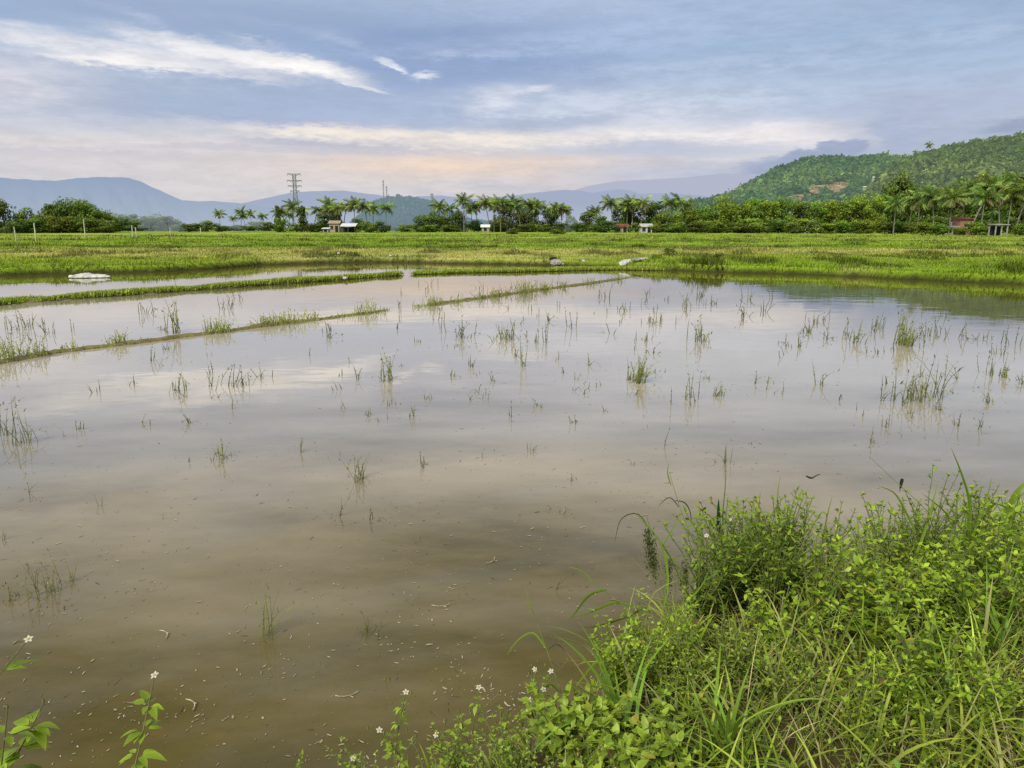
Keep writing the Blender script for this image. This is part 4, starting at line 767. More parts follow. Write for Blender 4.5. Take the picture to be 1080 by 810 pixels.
for k_ in range(1700):  # dark rotting bits and stubble stumps around the reeds
    if rng.random() < .55: q_ = T[rng.integers(len(T))]; px, py = q_[0]+rng.normal(0, 14), q_[1]+rng.normal(0, 5)
    else: px, py = rng.uniform(-10, 1090), 300+470*rng.random()**1.3
    p = at(px, py, .002)
    if not edge_ok(p) or p[1] > 24: continue
    s = min(rng.lognormal(-5.1, .5), .011)*(1+p[1]*.10); rz = rng.uniform(0, 6.28); k = k_ % 8; V = fl[k][0]*np.array([s*rng.uniform(1, 3), s*.7, s*.5]); ca, sa = math.cos(rz), math.sin(rz)
    extraV.append(np.stack([V[:, 0]*ca-V[:, 1]*sa+p[0], V[:, 0]*sa+V[:, 1]*ca+p[1], V[:, 2]+.002], 1)); extraF.append(np.array(fl[k][1])+eo); extraC.append(np.full((len(V), 3), rng.uniform(.12, .4))); eo += len(V)
tag(make('floating_debris', np.concatenate(extraV), np.concatenate(extraF), M_float, np.concatenate(extraC)), 'scattered specks of pale plant debris floating on the muddy water', 'debris', kind='stuff')
# floating twigs
for i, (px, py, lab) in enumerate([(520, 592, 'short pale twig floating right of centre foreground water'), (465, 640, 'pale curved twig floating in the middle foreground water'), (205, 742, 'forked pale twig floating by the small flowering sprig'), (366, 735, 'bent pale twig floating in the bottom centre water'), (176, 668, 'curved pale grass piece floating left of the green sprig')]):
    p = at(px, py, .004); a_ = rng.uniform(0, 3); pts = [(math.cos(a_+.4*t)*t*.05, math.sin(a_+.4*t)*t*.05, .004) for t in np.linspace(-1, 1, 6)]
    q = MB(); q.tube(pts, .0022, 5, (1, 1, 1)); q.tube([pts[3], (pts[3][0]+.02, pts[3][1]-.015, .006)], .0016, 4); o = q.build('floating_twig', M_float); o.location = p; tag(o, lab, 'twig')

# ------------------------------------------------------------------ foreground bank: grass (uncountable)
GA = np.array([.29, .40, .028]); GB = np.array([.47, .56, .085]); GD = np.array([.13, .20, .022]); GS = np.array([.52, .47, .22])
HP = [(at(960, 650, .45), .38, .9), (at(800, 600, .45), .26, .75), (at(640, 765, .45), .26, .8), (at(1050, 590, .45), .22, .6), (at(500, 795, .4), .3, .5)]
Vs, Fs, Cs = [], [], []; off = 0
def scatter(n, x0, x1, y0, clump=0):
    x = rng.uniform(x0, x1, n*2); y = rng.uniform(y0, 4.4, n*2)
    if clump: keep_c = fbm(x*2.2+3, y*2.2+7, 3) > clump
    else: keep_c = True
    thin = np.zeros(len(x))
    for (c_, r_, a_) in HP: thin = np.maximum(thin, a_*np.exp(-(((x-c_[0])/r_)**2+((y-c_[1])/r_)**2)**2))
    keep = (y < Wf(x)-.02) & keep_c & ((rng.random(len(x)) > thin) | (n > 10500)); x = x[keep][:n]; y = y[keep][:n]; return x, y
def hf(x, y):
    """how tall the growth is along the bank"""
    return np.interp(x, [-1.5, -.6, -.1, .25, .6, 1.1, 1.8, 3.5], [.3, .32, .42, .62, .85, 1.0, .95, 1.05])
def grass(n, L0, L1, w0, w1, lean, bend, ca, cb, clump=0, x0=-1.6, y0=.9, nseg=7, tipdry=.3):
    x, y = scatter(n, x0, 4.2, y0, clump); n = len(x); z = hgt(x, y)-.01
    Lb = rng.uniform(L0, L1, n)*hf(x, y); t = rng.random((n, 1)); c = (ca*(1-t)+cb*t)*np.exp(rng.normal(0, .22, (n, 1)))
    tc = c*1.2; d = rng.random(n) < tipdry; tc[d] = GS*.9
    azb = rng.uniform(0, 6.28, n)
    push(*blades(np.stack([x, y, z], 1), azb, Lb, rng.uniform(w0, w1, n), np.abs(rng.normal(0, lean, n)), rng.uniform(*bend, n), nseg, np.clip(c*.6, 0, 1), np.clip(tc, 0, 1), w0=.75, twist=azb+np.pi/2+rng.normal(0, .5, n)))
grass(11000, .06, .16, .003, .006, .6, (.2, 1.6), GD, GA, nseg=4)          # low understory
grass(5600, .16, .36, .0045, .010, .35, (.4, 2.2), GA*.9, GB, .35)
grass(1100, .24, .42, .007, .014, .3, (.5, 2.4), GA, GB, .45, x0=.1)
grass(4200, .12, .36, .002, .006, .7, (.2, 2.0), GS*.7, GS*1.2, 0, nseg=5)    # straw
grass(2500, .10, .30, .002, .004, .9, (-.3, 1.4), GS*.35, GS*.7, 0, nseg=5)
V, F, C = map(np.concatenate, (Vs, Fs, Cs))
tag(make('bank_grass', V, F, M_near, np.clip(C, 0, 1)), 'thick long green and straw-coloured grass covering the near bank', 'grass', kind='stuff')
# tiny creeping leaves low in the grass
n = 16000; x, y = scatter(n, -1.2, 4.0, 1.0, .42); n = len(x); z = hgt(x, y)+rng.uniform(.0, .17, n)*hf(x, y)
cc = jit((.13, .23, .025), n, .35); up = np.array([0, 0, 1.])+rng.normal(0, .5, (n, 3)); d = unit(n)*np.array([1, 1, .5])
V, F, C = leaves(np.stack([x, y, z], 1), d, up, rng.uniform(.008, .022, n), rng.uniform(.5, .75, n), cc)
tag(make('creeping_leaves', V, F, M_leaf, C), 'small creeping leaves mixed low into the near bank grass', 'ground cover', kind='stuff')

# ------------------------------------------------------------------ leafy herb plants on the bank
def herb(name, hh, nst, leafL, asp, ca, cb, seed, splay=.5, node=.035, pairs=1, rg=None, flowers=0, crownfac=.6):
    rg = np.random.default_rng(seed); e = empty(name); st = MB(); P, Dd, Nn, Ls, Cc = [], [], [], [], []
    fl_ = []
    for s in range(nst):
        a_ = rg.uniform(0, 6.28); ln = rg.uniform(.05, splay); Lst = hh*rg.uniform(.65, 1.1); m_ = 8; t = np.linspace(0, 1, m_)
        th = ln*(.4+.9*t)+rg.normal(0, .1); ds = Lst/(m_-1)
        rr_ = np.concatenate([[0], np.cumsum(np.sin(th[:-1])*ds)]); zz = np.concatenate([[0], np.cumsum(np.cos(th[:-1])*ds)])
        wob = rg.normal(0, .004, (m_, 2)).cumsum(0); pts = np.stack([math.cos(a_)*rr_+wob[:, 0], math.sin(a_)*rr_+wob[:, 1], zz-.02*(t == 0)], 1)
        st.tube(pts, np.linspace(.0028, .0012, m_), 5, (1, 1, 1)); 
        nn = int(Lst/node); base_rot = rg.uniform(0, 3)
        for k in range(nn):
            q = (k+1)/nn
            if q < .18: continue
            p_ = np.array([np.interp(q, t, pts[:, c]) for c in range(3)]); ph = base_rot+k*1.571
            for sd in range(2*pairs):
                b_ = ph+sd*math.pi/pairs+rg.normal(0, .25); el = rg.normal(.35, .25)*(1 if q < .9 else 1.8)
                d_ = np.array([math.cos(b_)*math.cos(el), math.sin(b_)*math.cos(el), math.sin(el)])
                LL = leafL*rg.uniform(.6, 1.2)*(1.15-.45*q)
                pet = LL*.25; P.append(p_+d_*pet); Dd.append(d_+rg.normal(0, .12, 3)); Nn.append(np.array([0, 0, 1.])+rg.normal(0, .25, 3)); Ls.append(LL)
                tt = rg.random(); Cc.append((np.array(ca)*(1-tt)+np.array(cb)*tt)*(.55+.55*q)*math.exp(rg.normal(0, .12)))
        tip = pts[-1]
        for k in range(5):
            b_ = rg.uniform(0, 6.28); el = rg.uniform(.4, 1.2); d_ = np.array([math.cos(b_)*math.cos(el), math.sin(b_)*math.cos(el), math.sin(el)])
            P.append(tip); Dd.append(d_); Nn.append(np.array([-d_[0], -d_[1], .8])); Ls.append(leafL*rg.uniform(.35, .7)); Cc.append(np.array(cb)*rg.uniform(.9, 1.25))
        if s < flowers: fl_.append(tip)
    st.build('stems', M_stem, e, True)
    P, Dd, Nn, Ls, Cc = map(np.array, (P, Dd, Nn, Ls, Cc)); old = rg.random(len(P)); Cc[old < .06] = np.array([.42, .38, .06]); Cc[old < .025] = np.array([.20, .13, .05])
    V, F, C = leaves(P, Dd, Nn, Ls*rg.uniform(.75, 1.2, len(P)), asp*rg.uniform(.75, 1.15, len(P)), Cc, droop=.3); make('leaves', V, F, M_leaf, np.clip(C, 0, 1), e, smooth=True)
    for tip in fl_: flower(e, tip+np.array([0, 0, .012]), .011, rg)
    return e
def flower(parent, c, r_, rg, tilt=None):
    d_ = np.array([rg.normal(0, .3), -.5+rg.normal(0, .3), 1]) if tilt is None else np.array(tilt, float); d_ /= np.linalg.norm(d_)
    A = np.cross(d_, [1, 0, .01]); A /= np.linalg.norm(A); B = np.cross(d_, A); n = 5; th = np.arange(n)/n*6.283+rg.uniform(0, 1)
    dirs = A*np.cos(th)[:, None]+B*np.sin(th)[:, None]+d_*.15
    V, F, C = leaves(c+dirs*r_*.3, dirs, np.tile(d_, (n, 1)), np.full(n, r_), np.full(n, .75), np.ones((n, 3)), fold=.05, droop=.1)
    f = make('flower', V, F, M_petal, C, parent); q = MB(); tt = np.linspace(0, math.pi/2, 4); q.tube([c+d_*(r_*.3*math.sin(t)) for t in tt], [r_*.42*math.cos(t)+.0002 for t in tt], 8); q.build('flower_centre', M_disc, f, True)
BR0, BR1 = (.23, .38, .022), (.39, .54, .05); DK0, DK1 = (.13, .22, .020), (.26, .38, .034); MD0, MD1 = (.20, .31, .030), (.34, .46, .055)
bright = [herb('leafy_weed', .34, 10, .032, .60, BR0, BR1, 200+i, .7, .030) for i in range(3)]
dark = [herb('leafy_weed', .35, 11, .027, .42, DK0, DK1, 220+i, .75, .022) for i in range(3)]
broad = [herb('broad_leaved_weed', .17, 6, .040, .72, MD0, MD1, 240+i, .9, .032) for i in range(3)]
small = [herb('leafy_weed', .22, 6, .018, .6, MD0, MD1, 260+i, .8, .020) for i in range(3)]
usedp = set()
def put(lst, x, y, s, label, cat='weed', group=None, rz=None):
    src = lst[int(rng.integers(len(lst)))]
    for c in lst:
        if c.name not in usedp: src = c; break
    o = src if src.name not in usedp else copy_tree(src); usedp.add(src.name)
    o.location = (x, y, float(hgt(x, y))-.01); o.scale = (s, s, s*rng.uniform(.9, 1.15)); o.rotation_euler = (rng.normal(0, .08), rng.normal(0, .08), rng.uniform(0, 6.28) if rz is None else rz)
    for k in ('group', 'label'):
        if k in o.keys(): del o[k]
    tag(o, label, cat, group); return o
def region(lst, px, py, sx_, sy_, n, s0, s1, label, group, z=.45, cat='weed'):
    k = 0; tr = 0
    while k < n and tr < 500:
        tr += 1; p = at(px+rng.normal(0, sx_), py+rng.normal(0, sy_), z)
        if p[1] > float(Wf(p[0]))-.03 or p[1] < .9: continue
        put(lst, p[0], p[1], rng.uniform(s0, s1), label, cat, group); k += 1
region(bright, 960, 650, 50, 32, 24, .85, 1.25, 'bright green leafy weed in the lush patch at right of the bank', 'bright leafy weeds in the lush patch')
region(bright, 1050, 580, 34, 20, 9, 1.0, 1.35, 'bright leafy weed at the right edge of the near bank', 'bright weeds at the right edge')
region(dark, 800, 595, 42, 26, 24, 1.05, 1.45, 'dark fine-leaved weed bushing out over the water edge', 'dark fine-leaved weeds by the water')
region(dark, 920, 560, 80, 14, 16, .9, 1.25, 'fine-leaved weed along the back of the near bank', 'fine-leaved weeds along the back of the bank')
region(broad, 640, 768, 55, 18, 20, .8, 1.2, 'low broad-leaved weed in the bottom centre corner of the bank', 'broad-leaved weeds at the bottom centre')
region(small, 760, 700, 70, 35, 24, .8, 1.3, 'small-leaved weed among the grass in the middle of the bank', 'small-leaved weeds in the middle of the bank')
region(small, 470, 800, 90, 18, 32, .5, 1.0, 'tiny low weed at the thin left end of the near bank', 'tiny weeds at the left end of the bank')
region(bright, 690, 690, 25, 12, 8, .6, .9, 'bright small weed where the bank narrows to the water', 'bright small weeds at the water side')
region(small, 900, 750, 90, 25, 14, .7, 1.0, 'small-leaved weed low at the bottom right of the bank', 'small-leaved weeds at the bottom right')
region(bright, 1000, 730, 60, 22, 9, .6, .9, 'broad-leaved weed low in the lower right of the bank', 'broad-leaved weeds at the lower right')

# flowering sprigs (white blooms with yellow centres)
def sprig(root, top, label, flowers=1, leafL=.05, nn=4, wide=.6, seed=1, branch=0):
    rg = np.random.default_rng(seed); root = np.array(root, float); top = np.array(top, float); e = empty('flowering_weed', root); tp = top-root; m_ = 9; t = np.linspace(0, 1, m_)[:, None]
    bow = np.array([rg.normal(0, .02), rg.normal(0, .02), 0]); pts = t*tp+np.sin(t*np.pi)*bow; st = MB(); st.tube(pts, np.linspace(.0026, .0014, m_), 6, (1, .9, .8)); tips = [pts[-1]]
    for b_ in range(branch):
        q = rg.uniform(.45, .8); s0 = np.array([np.interp(q, t[:, 0], pts[:, c]) for c in range(3)]); l = np.linalg.norm(tp)*rg.uniform(.2, .45); dd = np.array([rg.normal(0, .5), rg.normal(0, .3), 1]); dd /= np.linalg.norm(dd)
        st.tube([s0, s0+dd*l*.5+np.array([0, 0, .005]), s0+dd*l], [.0013, .0011, .0009], 5, (1, .95, .8)); tips.append(s0+dd*l)
    st.build('stem', M_stem, e, True)
    P, Dd, Nn, Ls, Cc = [], [], [], [], []
    for k in range(nn):
        q = .30+.64*(k+.5)/nn; s0 = np.array([np.interp(q, t[:, 0], pts[:, c]) for c in range(3)]); ph = k*1.4+rg.uniform(0, 1)
        for sd in (0, math.pi):
            for ds_ in (0, .6, -.6, .25):
                a_ = ph+sd+ds_; d_ = np.array([math.cos(a_), math.sin(a_), rg.normal(.1, .2)]); P.append(s0+d_*.012); Dd.append(d_); Nn.append(np.array([0, 0, 1.])+rg.normal(0, .2, 3)); Ls.append(leafL*(1 if ds_ == 0 else .65)*rg.uniform(.7, 1.1)); Cc.append(np.array(MD0)*.5+np.array(BR1)*rg.uniform(.3, .8))
    if P:
        V, F, C = leaves(*map(np.array, (P, Dd, Nn, Ls)), np.full(len(P), .48), np.array(Cc), droop=.35); make('leaves', V, F, M_leaf, C, e, smooth=True)
    for k, tip in enumerate(tips):
        if k < flowers: flower(e, tip, .0085, rg, tilt=(rg.normal(0, .2), -.5, 1))
        else:
            q = MB(); q.tube([tip, tip+np.array([0, 0, .006]), tip+np.array([0, 0, .012])], [.0015, .0034, .0012], 6, (1.2, 1, .7)); q.build('seed_head', M_stem, e, True)
    tag(e, label, 'flowering weed'); return e
def P3(px, py, Y): return atY(px, py, Y)
sprig((-1.03, 1.45, .3), P3(163, 712, 1.62), 'flowering sprig with paired leaves and white bloom at bottom left', 1, .055, 7, seed=3, branch=0)
sprig((-1.62, 1.35, .28), P3(30, 674, 1.60), 'slanting leafy sprig with white bloom at the left edge', 1, .065, 8, seed=5, branch=0)
sprig((-1.42, 1.50, .28), P3(46, 742, 1.56), 'broad-leaved sprig without bloom at the lower left edge', 0, .08, 5, seed=11)
sprig((-1.30, 1.52, .28), P3(8, 748, 1.52), 'short leafy sprig hugging the lower left edge', 0, .07, 5, seed=14)
sprig((-1.50, 1.40, .28), P3(-14, 640, 1.58), 'taller leafy sprig cut by the left edge', 1, .065, 9, seed=8)
for i, (px, py, Yt, fl_, lab) in enumerate([(372, 800, 1.92, 1, 'leftmost white-flowered weed at the bottom edge of the bank'), (428, 730, 2.05, 1, 'thin seed-headed weed with pale bloom at the left of the bank'), (400, 770, 1.98, 1, 'low white-flowered weed second from the left of the bank'), (505, 725, 2.16, 1, 'spindly weed with budded branches left of the twin flowers'), (564, 706, 2.2, 2, 'weed with twin white blooms standing over the water'), (581, 708, 2.22, 1, 'weed with single white bloom right of the twin flowers'), (559, 738, 2.1, 1, 'short white-flowered weed below the twin flowers'), (460, 775, 2.0, 1, 'short branching weed with small pale bloom near the bottom'), (530, 752, 2.08, 0, 'budded weed without bloom among the white-flowered weeds'), (745, 565, 2.75, 2, 'pale-flowered weed beside the drooping dark seed head'), (770, 548, 2.8, 1, 'thin weed with cream bloom left of the dark weeds'), (484, 752, 2.05, 0, 'reddish thin weed with bare seed heads left of centre')]):
    tp = P3(px, py, Yt); ry = min(Yt-.05, float(Wf(tp[0]))-.04); rt = (tp[0]+rng.normal(0, .04), ry, float(hgt(tp[0], ry))-.01); sprig(rt, tp, lab, fl_, .03, 4, seed=30+i, branch=4)

# ------------------------------------------------------------------ tall grasses with broad blades
def ribbon(pts, w, col, tip=None, twist=0.0, n=12):
    pts = np.array(pts, float); s = np.concatenate([[0], np.cumsum(np.linalg.norm(np.diff(pts, axis=0), axis=1))]); s /= s[-1]
    t = np.linspace(0, 1, n)
    # smooth through the points
    def cr(q):
        k = min(np.searchsorted(s, q, 'right')-1, len(pts)-2); k = max(k, 0); u = (q-s[k])/(s[k+1]-s[k]+1e-9); p0 = pts[max(k-1, 0)]; p1 = pts[k]; p2 = pts[k+1]; p3 = pts[min(k+2, len(pts)-1)]
        return .5*((2*p1)+(-p0+p2)*u+(2*p0-5*p1+4*p2-p3)*u*u+(-p0+3*p1-3*p2+p3)*u**3)
    P = np.array([cr(q) for q in t]); T = np.gradient(P, axis=0); T /= np.linalg.norm(T, axis=1, keepdims=True)
    view = P-np.array([0, 0, H]); S = np.cross(T, view); S /= np.linalg.norm(S, axis=1, keepdims=True)+1e-9; Nn = np.cross(S, T)
    ang = twist+.4*np.sin(t*3); S2 = S*np.cos(ang)[:, None]+Nn*np.sin(ang)[:, None]; Nr = np.cross(S2, T)
    prof = np.minimum(.45+t*2.2, 1)*(1-np.clip((t-.3)/.7, 0, 1)**1.8)+.02; Wd = (w*prof/2)[:, None]
    V = np.stack([P-S2*Wd+Nr*Wd*.35, P, P+S2*Wd+Nr*Wd*.35], 1).reshape(-1, 3)
    i = np.arange(n*3).reshape(n, 3); F = np.concatenate([np.stack([i[:-1, c], i[:-1, c+1], i[1:, c+1], i[1:, c]], -1) for c in (0, 1)])
    tip = col if tip is None else tip; C = np.array(col)*(1-t[:, None]**2)+np.array(tip)*t[:, None]**2
    C = np.stack([C, C*.82, C], 1).reshape(-1, 3); return V, F, C
def tall_grass(stems, lv, label, heads=(), cat='grass plant'):
    b0 = np.array(stems[0][0][0]); e = empty('tall_grass', b0)
    q = MB()
    for pts, w in stems:
        pts = np.array(pts)-b0; s = np.linspace(0, 1, len(pts)); tt = np.linspace(0, 1, 14); P = np.stack([np.interp(tt, s, pts[:, c]) for c in range(3)], 1)
        for _ in range(2): P[1:-1] = (P[:-2]+2*P[1:-1]+P[2:])/4
        q.tube(P, np.linspace(w, w*.4, 14), 6, (1.25, 1.35, 1.1))
    q.build('stem', M_stem, e, True)
    for pts, w, col, tw in lv:
        V, F, C = ribbon(pts, w, col, np.array(col)*1.1, tw); V = V-b0; make('blade', V, F, M_near, np.clip(C, 0, 1), e, smooth=True)
    for c0, c1, n_, wd in heads:
        c0 = np.array(c0)-b0; c1 = np.array(c1)-b0; n_ = int(n_); u = rng.random((n_, 1)); base = c0+(c1-c0)*u; d = np.concatenate([rng.normal(0, wd, (n_, 2)), -np.abs(rng.normal(.02, .02, (n_, 1)))], 1)
        base = base+d; V, F, C = leaves(base, unit(n_)*np.array([.4, .4, 1]), unit(n_), rng.uniform(.006, .012, n_), np.full(n_, .5), jit((.10, .12, .03), n_, .3)); make('seed_head', V, F, M_leaf, C, e)
    tag(e, label, cat); return e
g1 = (.17, .29, .03); g2 = (.25, .38, .045); g3 = (.10, .18, .025); dk = (.035, .05, .02); gy = (.26, .30, .10)
def q3(l, Y0, Y1=None):
    n = len(l); Y1 = Y0 if Y1 is None else Y1
    return [atY(p[0], p[1], Y0+(Y1-Y0)*i/(n-1)) for i, p in enumerate(l)]
tall_grass([(q3([(712, 725), (700, 690), (672, 650), (640, 625), (604, 599)], 2.45, 2.42), .003), (q3([(740, 735), (716, 690), (706, 650), (700, 605), (682, 545)], 2.5, 2.5), .003)],
 [(q3([(690, 668), (655, 672), (628, 700), (604, 728)], 2.45), .020, g2, .2), (q3([(668, 640), (648, 636), (625, 645), (601, 652)], 2.44), .011, g1, .3), (q3([(640, 622), (622, 628), (608, 645), (600, 655)], 2.43), .013, g1, .5), (q3([(684, 640), (650, 655), (622, 662), (610, 660)], 2.46), .012, g3, .4), (q3([(705, 680), (725, 700), (738, 740), (742, 775)], 2.45, 2.3), .022, g2, .1), (q3([(694, 655), (712, 645), (738, 620), (748, 600)], 2.5), .010, g1, .4), (q3([(625, 615), (618, 606), (608, 600), (598, 598)], 2.42), .006, gy, .1), (q3([(700, 640), (704, 610), (695, 570), (668, 540)], 2.5), .012, g2, .4), (q3([(682, 700), (680, 660), (690, 625), (720, 610)], 2.42), .008, gy, .3), (q3([(716, 700), (700, 720), (690, 750), (688, 770)], 2.4), .016, g1, .6)],
 'arching broad-bladed grass leaning left over the water')
tall_grass([(q3([(768, 660), (752, 620), (735, 580), (718, 540), (706, 498)], 2.7), .0022)], [(q3([(716, 535), (707, 525), (698, 530), (694, 536)], 2.7), .004, dk, .2), (q3([(712, 528), (722, 530), (728, 540), (729, 554)], 2.7), .005, dk, .1), (q3([(708, 512), (705, 504), (704, 496), (706, 486)], 2.7), .006, gy, .1), (q3([(746, 610), (760, 600), (770, 580), (775, 560)], 2.7), .008, g1, .3)], 'thin tall stalk with small dark curled tips above the water')
tall_grass([(q3([(745, 690), (730, 640), (710, 590), (690, 560), (678, 552)], 2.6), .0022), (q3([(752, 690), (738, 640), (722, 605), (705, 590)], 2.62), .0018)], [(q3([(684, 556), (672, 542), (655, 548), (648, 574)], 2.6), .004, dk, .2), (q3([(700, 575), (708, 560), (716, 548), (722, 545)], 2.6), .007, g1, .2)], 'stalk carrying a drooping brown-green seed head at the water edge', heads=[(P3(684, 555, 2.6), P3(690, 598, 2.6), 700, .011), (P3(705, 590, 2.62), P3(706, 612, 2.62), 220, .007), (P3(722, 590, 2.62), P3(724, 610, 2.62), 150, .006)])
tall_grass([(q3([(598, 752), (586, 712), (572, 672), (557, 632)], 2.2), .0024)], [(q3([(576, 684), (562, 668), (546, 676), (534, 692)], 2.2), .008, g2, .2), (q3([(578, 685), (586, 680), (592, 682), (596, 688)], 2.2), .004, dk, .2), (q3([(562, 650), (558, 640), (556, 628), (553, 618)], 2.2), .004, gy, 0), (q3([(590, 730), (580, 722), (572, 730), (568, 742)], 2.18), .008, g3, .3)], 'single upright green stalk with one drooping leaf left of the bank')
tall_grass([(q3([(1020, 600), (1018, 560), (1012, 530)], 3.0), .0022)], [(q3([(1022, 570), (1022, 530), (1014, 500), (1003, 472)], 3.0), .014, g1, .3), (q3([(1020, 575), (1035, 540), (1042, 520), (1046, 503)], 3.0), .018, g2, .6), (q3([(1016, 580), (1000, 545), (985, 530), (972, 520)], 3.0), .011, g1, .4)], 'upright long-bladed grass at the back right of the bank')
tall_grass([(q3([(1010, 580), (980, 540), (945, 508), (917, 482)], 3.0), .002)], [(q3([(965, 560), (955, 540), (943, 520), (925, 512)], 3.0), .012, g2, .3), (q3([(950, 515), (952, 505), (950, 508), (949, 520)], 3.0), .009, dk, .2), (q3([(960, 600), (975, 560), (985, 525), (990, 505)], 3.0), .014, g2, .3)], 'thin bare diagonal stalk crossing above the back of the bank')
tall_grass([(q3([(835, 600), (832, 570), (830, 540)], 2.95), .002)], [(q3([(835, 590), (828, 560), (820, 530), (823, 500)], 2.95), .010, gy, .2), (q3([(865, 600), (868, 570), (872, 545), (878, 522)], 2.95), .014, gy, .5), (q3([(800, 600), (806, 570), (800, 545), (802, 518)], 2.95), .014, g1, .4), (q3([(765, 590), (762, 550), (765, 510), (766, 470)], 2.8), .005, g3, .1), (q3([(850, 502), (856, 504), (862, 501), (866, 500)], 2.9), .009, dk, .1), (q3([(790, 600), (780, 570), (765, 550), (755, 540)], 2.85), .010, g1, .4)], 'loose group of pale upright blades behind the dark weeds')
tall_grass([(q3([(759, 600), (758, 580), (757.5, 560)], 2.8), .0015)], [(q3([(758, 565), (757.5, 550), (757.5, 538), (758, 526)], 2.8), .018, (.018, .06, .02), .1)], 'short very dark green upright blade standing at the water edge')
tall_grass([(q3([(1079, 560), (1077, 540), (1074, 520)], 3.0), .002)], [(q3([(1062, 560), (1066, 530), (1078, 512), (1096, 500)], 3.0, 2.9), .03, g2, .2), (q3([(1055, 560), (1060, 540), (1072, 525), (1094, 515)], 3.0), .02, g2, .4), (q3([(1070, 570), (1068, 545), (1060, 535), (1046, 530)], 3.0), .016, g1, .3)], 'bright broad-bladed clump at the right edge of the picture')
# mid-bank individual long blades
def spray(px, py, Y, n, L0, L1, w, col, label):
    p = np.array(atY(px, py, Y)); p[2] = float(hgt(p[0], p[1]))-.01; e = empty('grass_clump', p)
    base = np.concatenate([rng.normal(0, .025, (n, 2)), np.zeros((n, 1))], 1); a_ = rng.uniform(0, 6.28, n); c = jit(col, n, .2)
    V, F, C = blades(base, a_, rng.uniform(L0, L1, n), np.full(n, w)*rng.uniform(.7, 1.2, n), np.abs(rng.normal(.15, .15, n)), rng.uniform(.6, 2.2, n), 10, c*.65, np.clip(c*1.2, 0, 1), w0=.7)
    make('blades', V, F, M_near, np.clip(C, 0, 1), e, smooth=True); tag(e, label, 'grass', 'arching grass clumps on the near bank')
for i in range(24):
    px = rng.uniform(620, 1100); Yq = rng.uniform(1.75, 3.1); 
    p = atY(px, 640, Yq)
    if Yq > float(Wf(p[0]))-.08: continue
    spray(px, 640, Yq, int(rng.integers(12, 26)), .2, .46, rng.uniform(.006, .012), g2 if rng.random() < .6 else g1, 'arching clump of long green blades on the near bank')

# ------------------------------------------------------------------ sky and light
SUN_EL, SUN_AZ = 44, -148   # degrees; behind the camera to the left
sun_d = bpy.data.lights.new('sun', 'SUN'); sun_d.energy = 4.15; sun_d.angle = R(24); sun_d.color = (1, .94, .82)
sun = bpy.data.objects.new('sun', sun_d); COL.objects.link(sun)
ax, ay = math.sin(R(SUN_AZ)), math.cos(R(SUN_AZ))
sd = Vector((ax*math.cos(R(SUN_EL)), ay*math.cos(R(SUN_EL)), math.sin(R(SUN_EL)))); sun.rotation_euler = sd.to_track_quat('Z', 'Y').to_euler()
world = bpy.data.worlds.new('World'); sc.world = world; world.use_nodes = True; nt = world.node_tree; nt.nodes.clear()
out = N(nt, 'ShaderNodeOutputWorld'); bg = N(nt, 'ShaderNodeBackground'); L(nt, bg.outputs[0], out.inputs[0]); bg.inputs[1].default_value = .1
sky = N(nt, 'ShaderNodeTexSky', sky_type='NISHITA'); sky.sun_disc = False; sky.sun_elevation = R(SUN_EL); sky.sun_rotation = R(SUN_AZ)
tc = N(nt, 'ShaderNodeTexCoord'); sx = N(nt, 'ShaderNodeSeparateXYZ'); L(nt, tc.outputs['Generated'], sx.inputs[0]); X_, Y_, Z_ = sx.outputs
AZ = math_(nt, 'MULTIPLY', math_(nt, 'ARCTAN2', X_, Y_), 57.2958); EL = math_(nt, 'MULTIPLY', math_(nt, 'ARCSINE', math_(nt, 'ABSOLUTE', Z_)), 57.2958)
# warp for ragged cloud edges
cv = N(nt, 'ShaderNodeCombineXYZ'); L(nt, math_(nt, 'MULTIPLY', AZ, .06), cv.inputs[0]); L(nt, math_(nt, 'MULTIPLY', EL, .26), cv.inputs[1]); cv.inputs[2].default_value = 3.7
wn = noise_(nt, cv.outputs[0], 1.6, 7, .6); sw = N(nt, 'ShaderNodeSeparateColor'); L(nt, wn.outputs['Color'], sw.inputs[0])
AW = math_(nt, 'ADD', AZ, math_(nt, 'MULTIPLY_ADD', sw.outputs[0], 7, -3.5)); EW = math_(nt, 'ADD', EL, math_(nt, 'MULTIPLY_ADD', sw.outputs[1], 1.5, -.75))
fine = noise_(nt, cv.outputs[0], 5.5, 8, .62); FN = fine.outputs['Fac']
cv2 = N(nt, 'ShaderNodeCombineXYZ'); L(nt, math_(nt, 'MULTIPLY', AZ, .035), cv2.inputs[0]); L(nt, math_(nt, 'MULTIPLY_ADD', AZ, .02, math_(nt, 'MULTIPLY', EL, .22)), cv2.inputs[1]); cv2.inputs[2].default_value = 9.1
big = noise_(nt, cv2.outputs[0], 1.7, 6, .55); BG = big.outputs['Fac']
def rgb8(r_, g_, b_): return tuple(((v/255+.055)/1.055)**2.4 if v > 10 else v/3294 for v in (r_, g_, b_))
def c10(c): return (c[0]*11.2, c[1]*11.2, c[2]*11.2)
ramp = N(nt, 'ShaderNodeValToRGB'); L(nt, math_(nt, 'MULTIPLY', EL, 1/90), ramp.inputs[0]); cr = ramp.color_ramp
stops = [(0, (196, 198, 208)), (2.5, (206, 202, 206)), (5, (208, 207, 211)), (8, (188, 197, 215)), (12, (160, 181, 211)), (15.5, (172, 188, 212)), (18, (214, 208, 206)), (24, (190, 182, 172)), (33, (112, 110, 106)), (60, (150, 152, 158)), (90, (165, 168, 178))]
while len(cr.elements) < len(stops): cr.elements.new(.5)
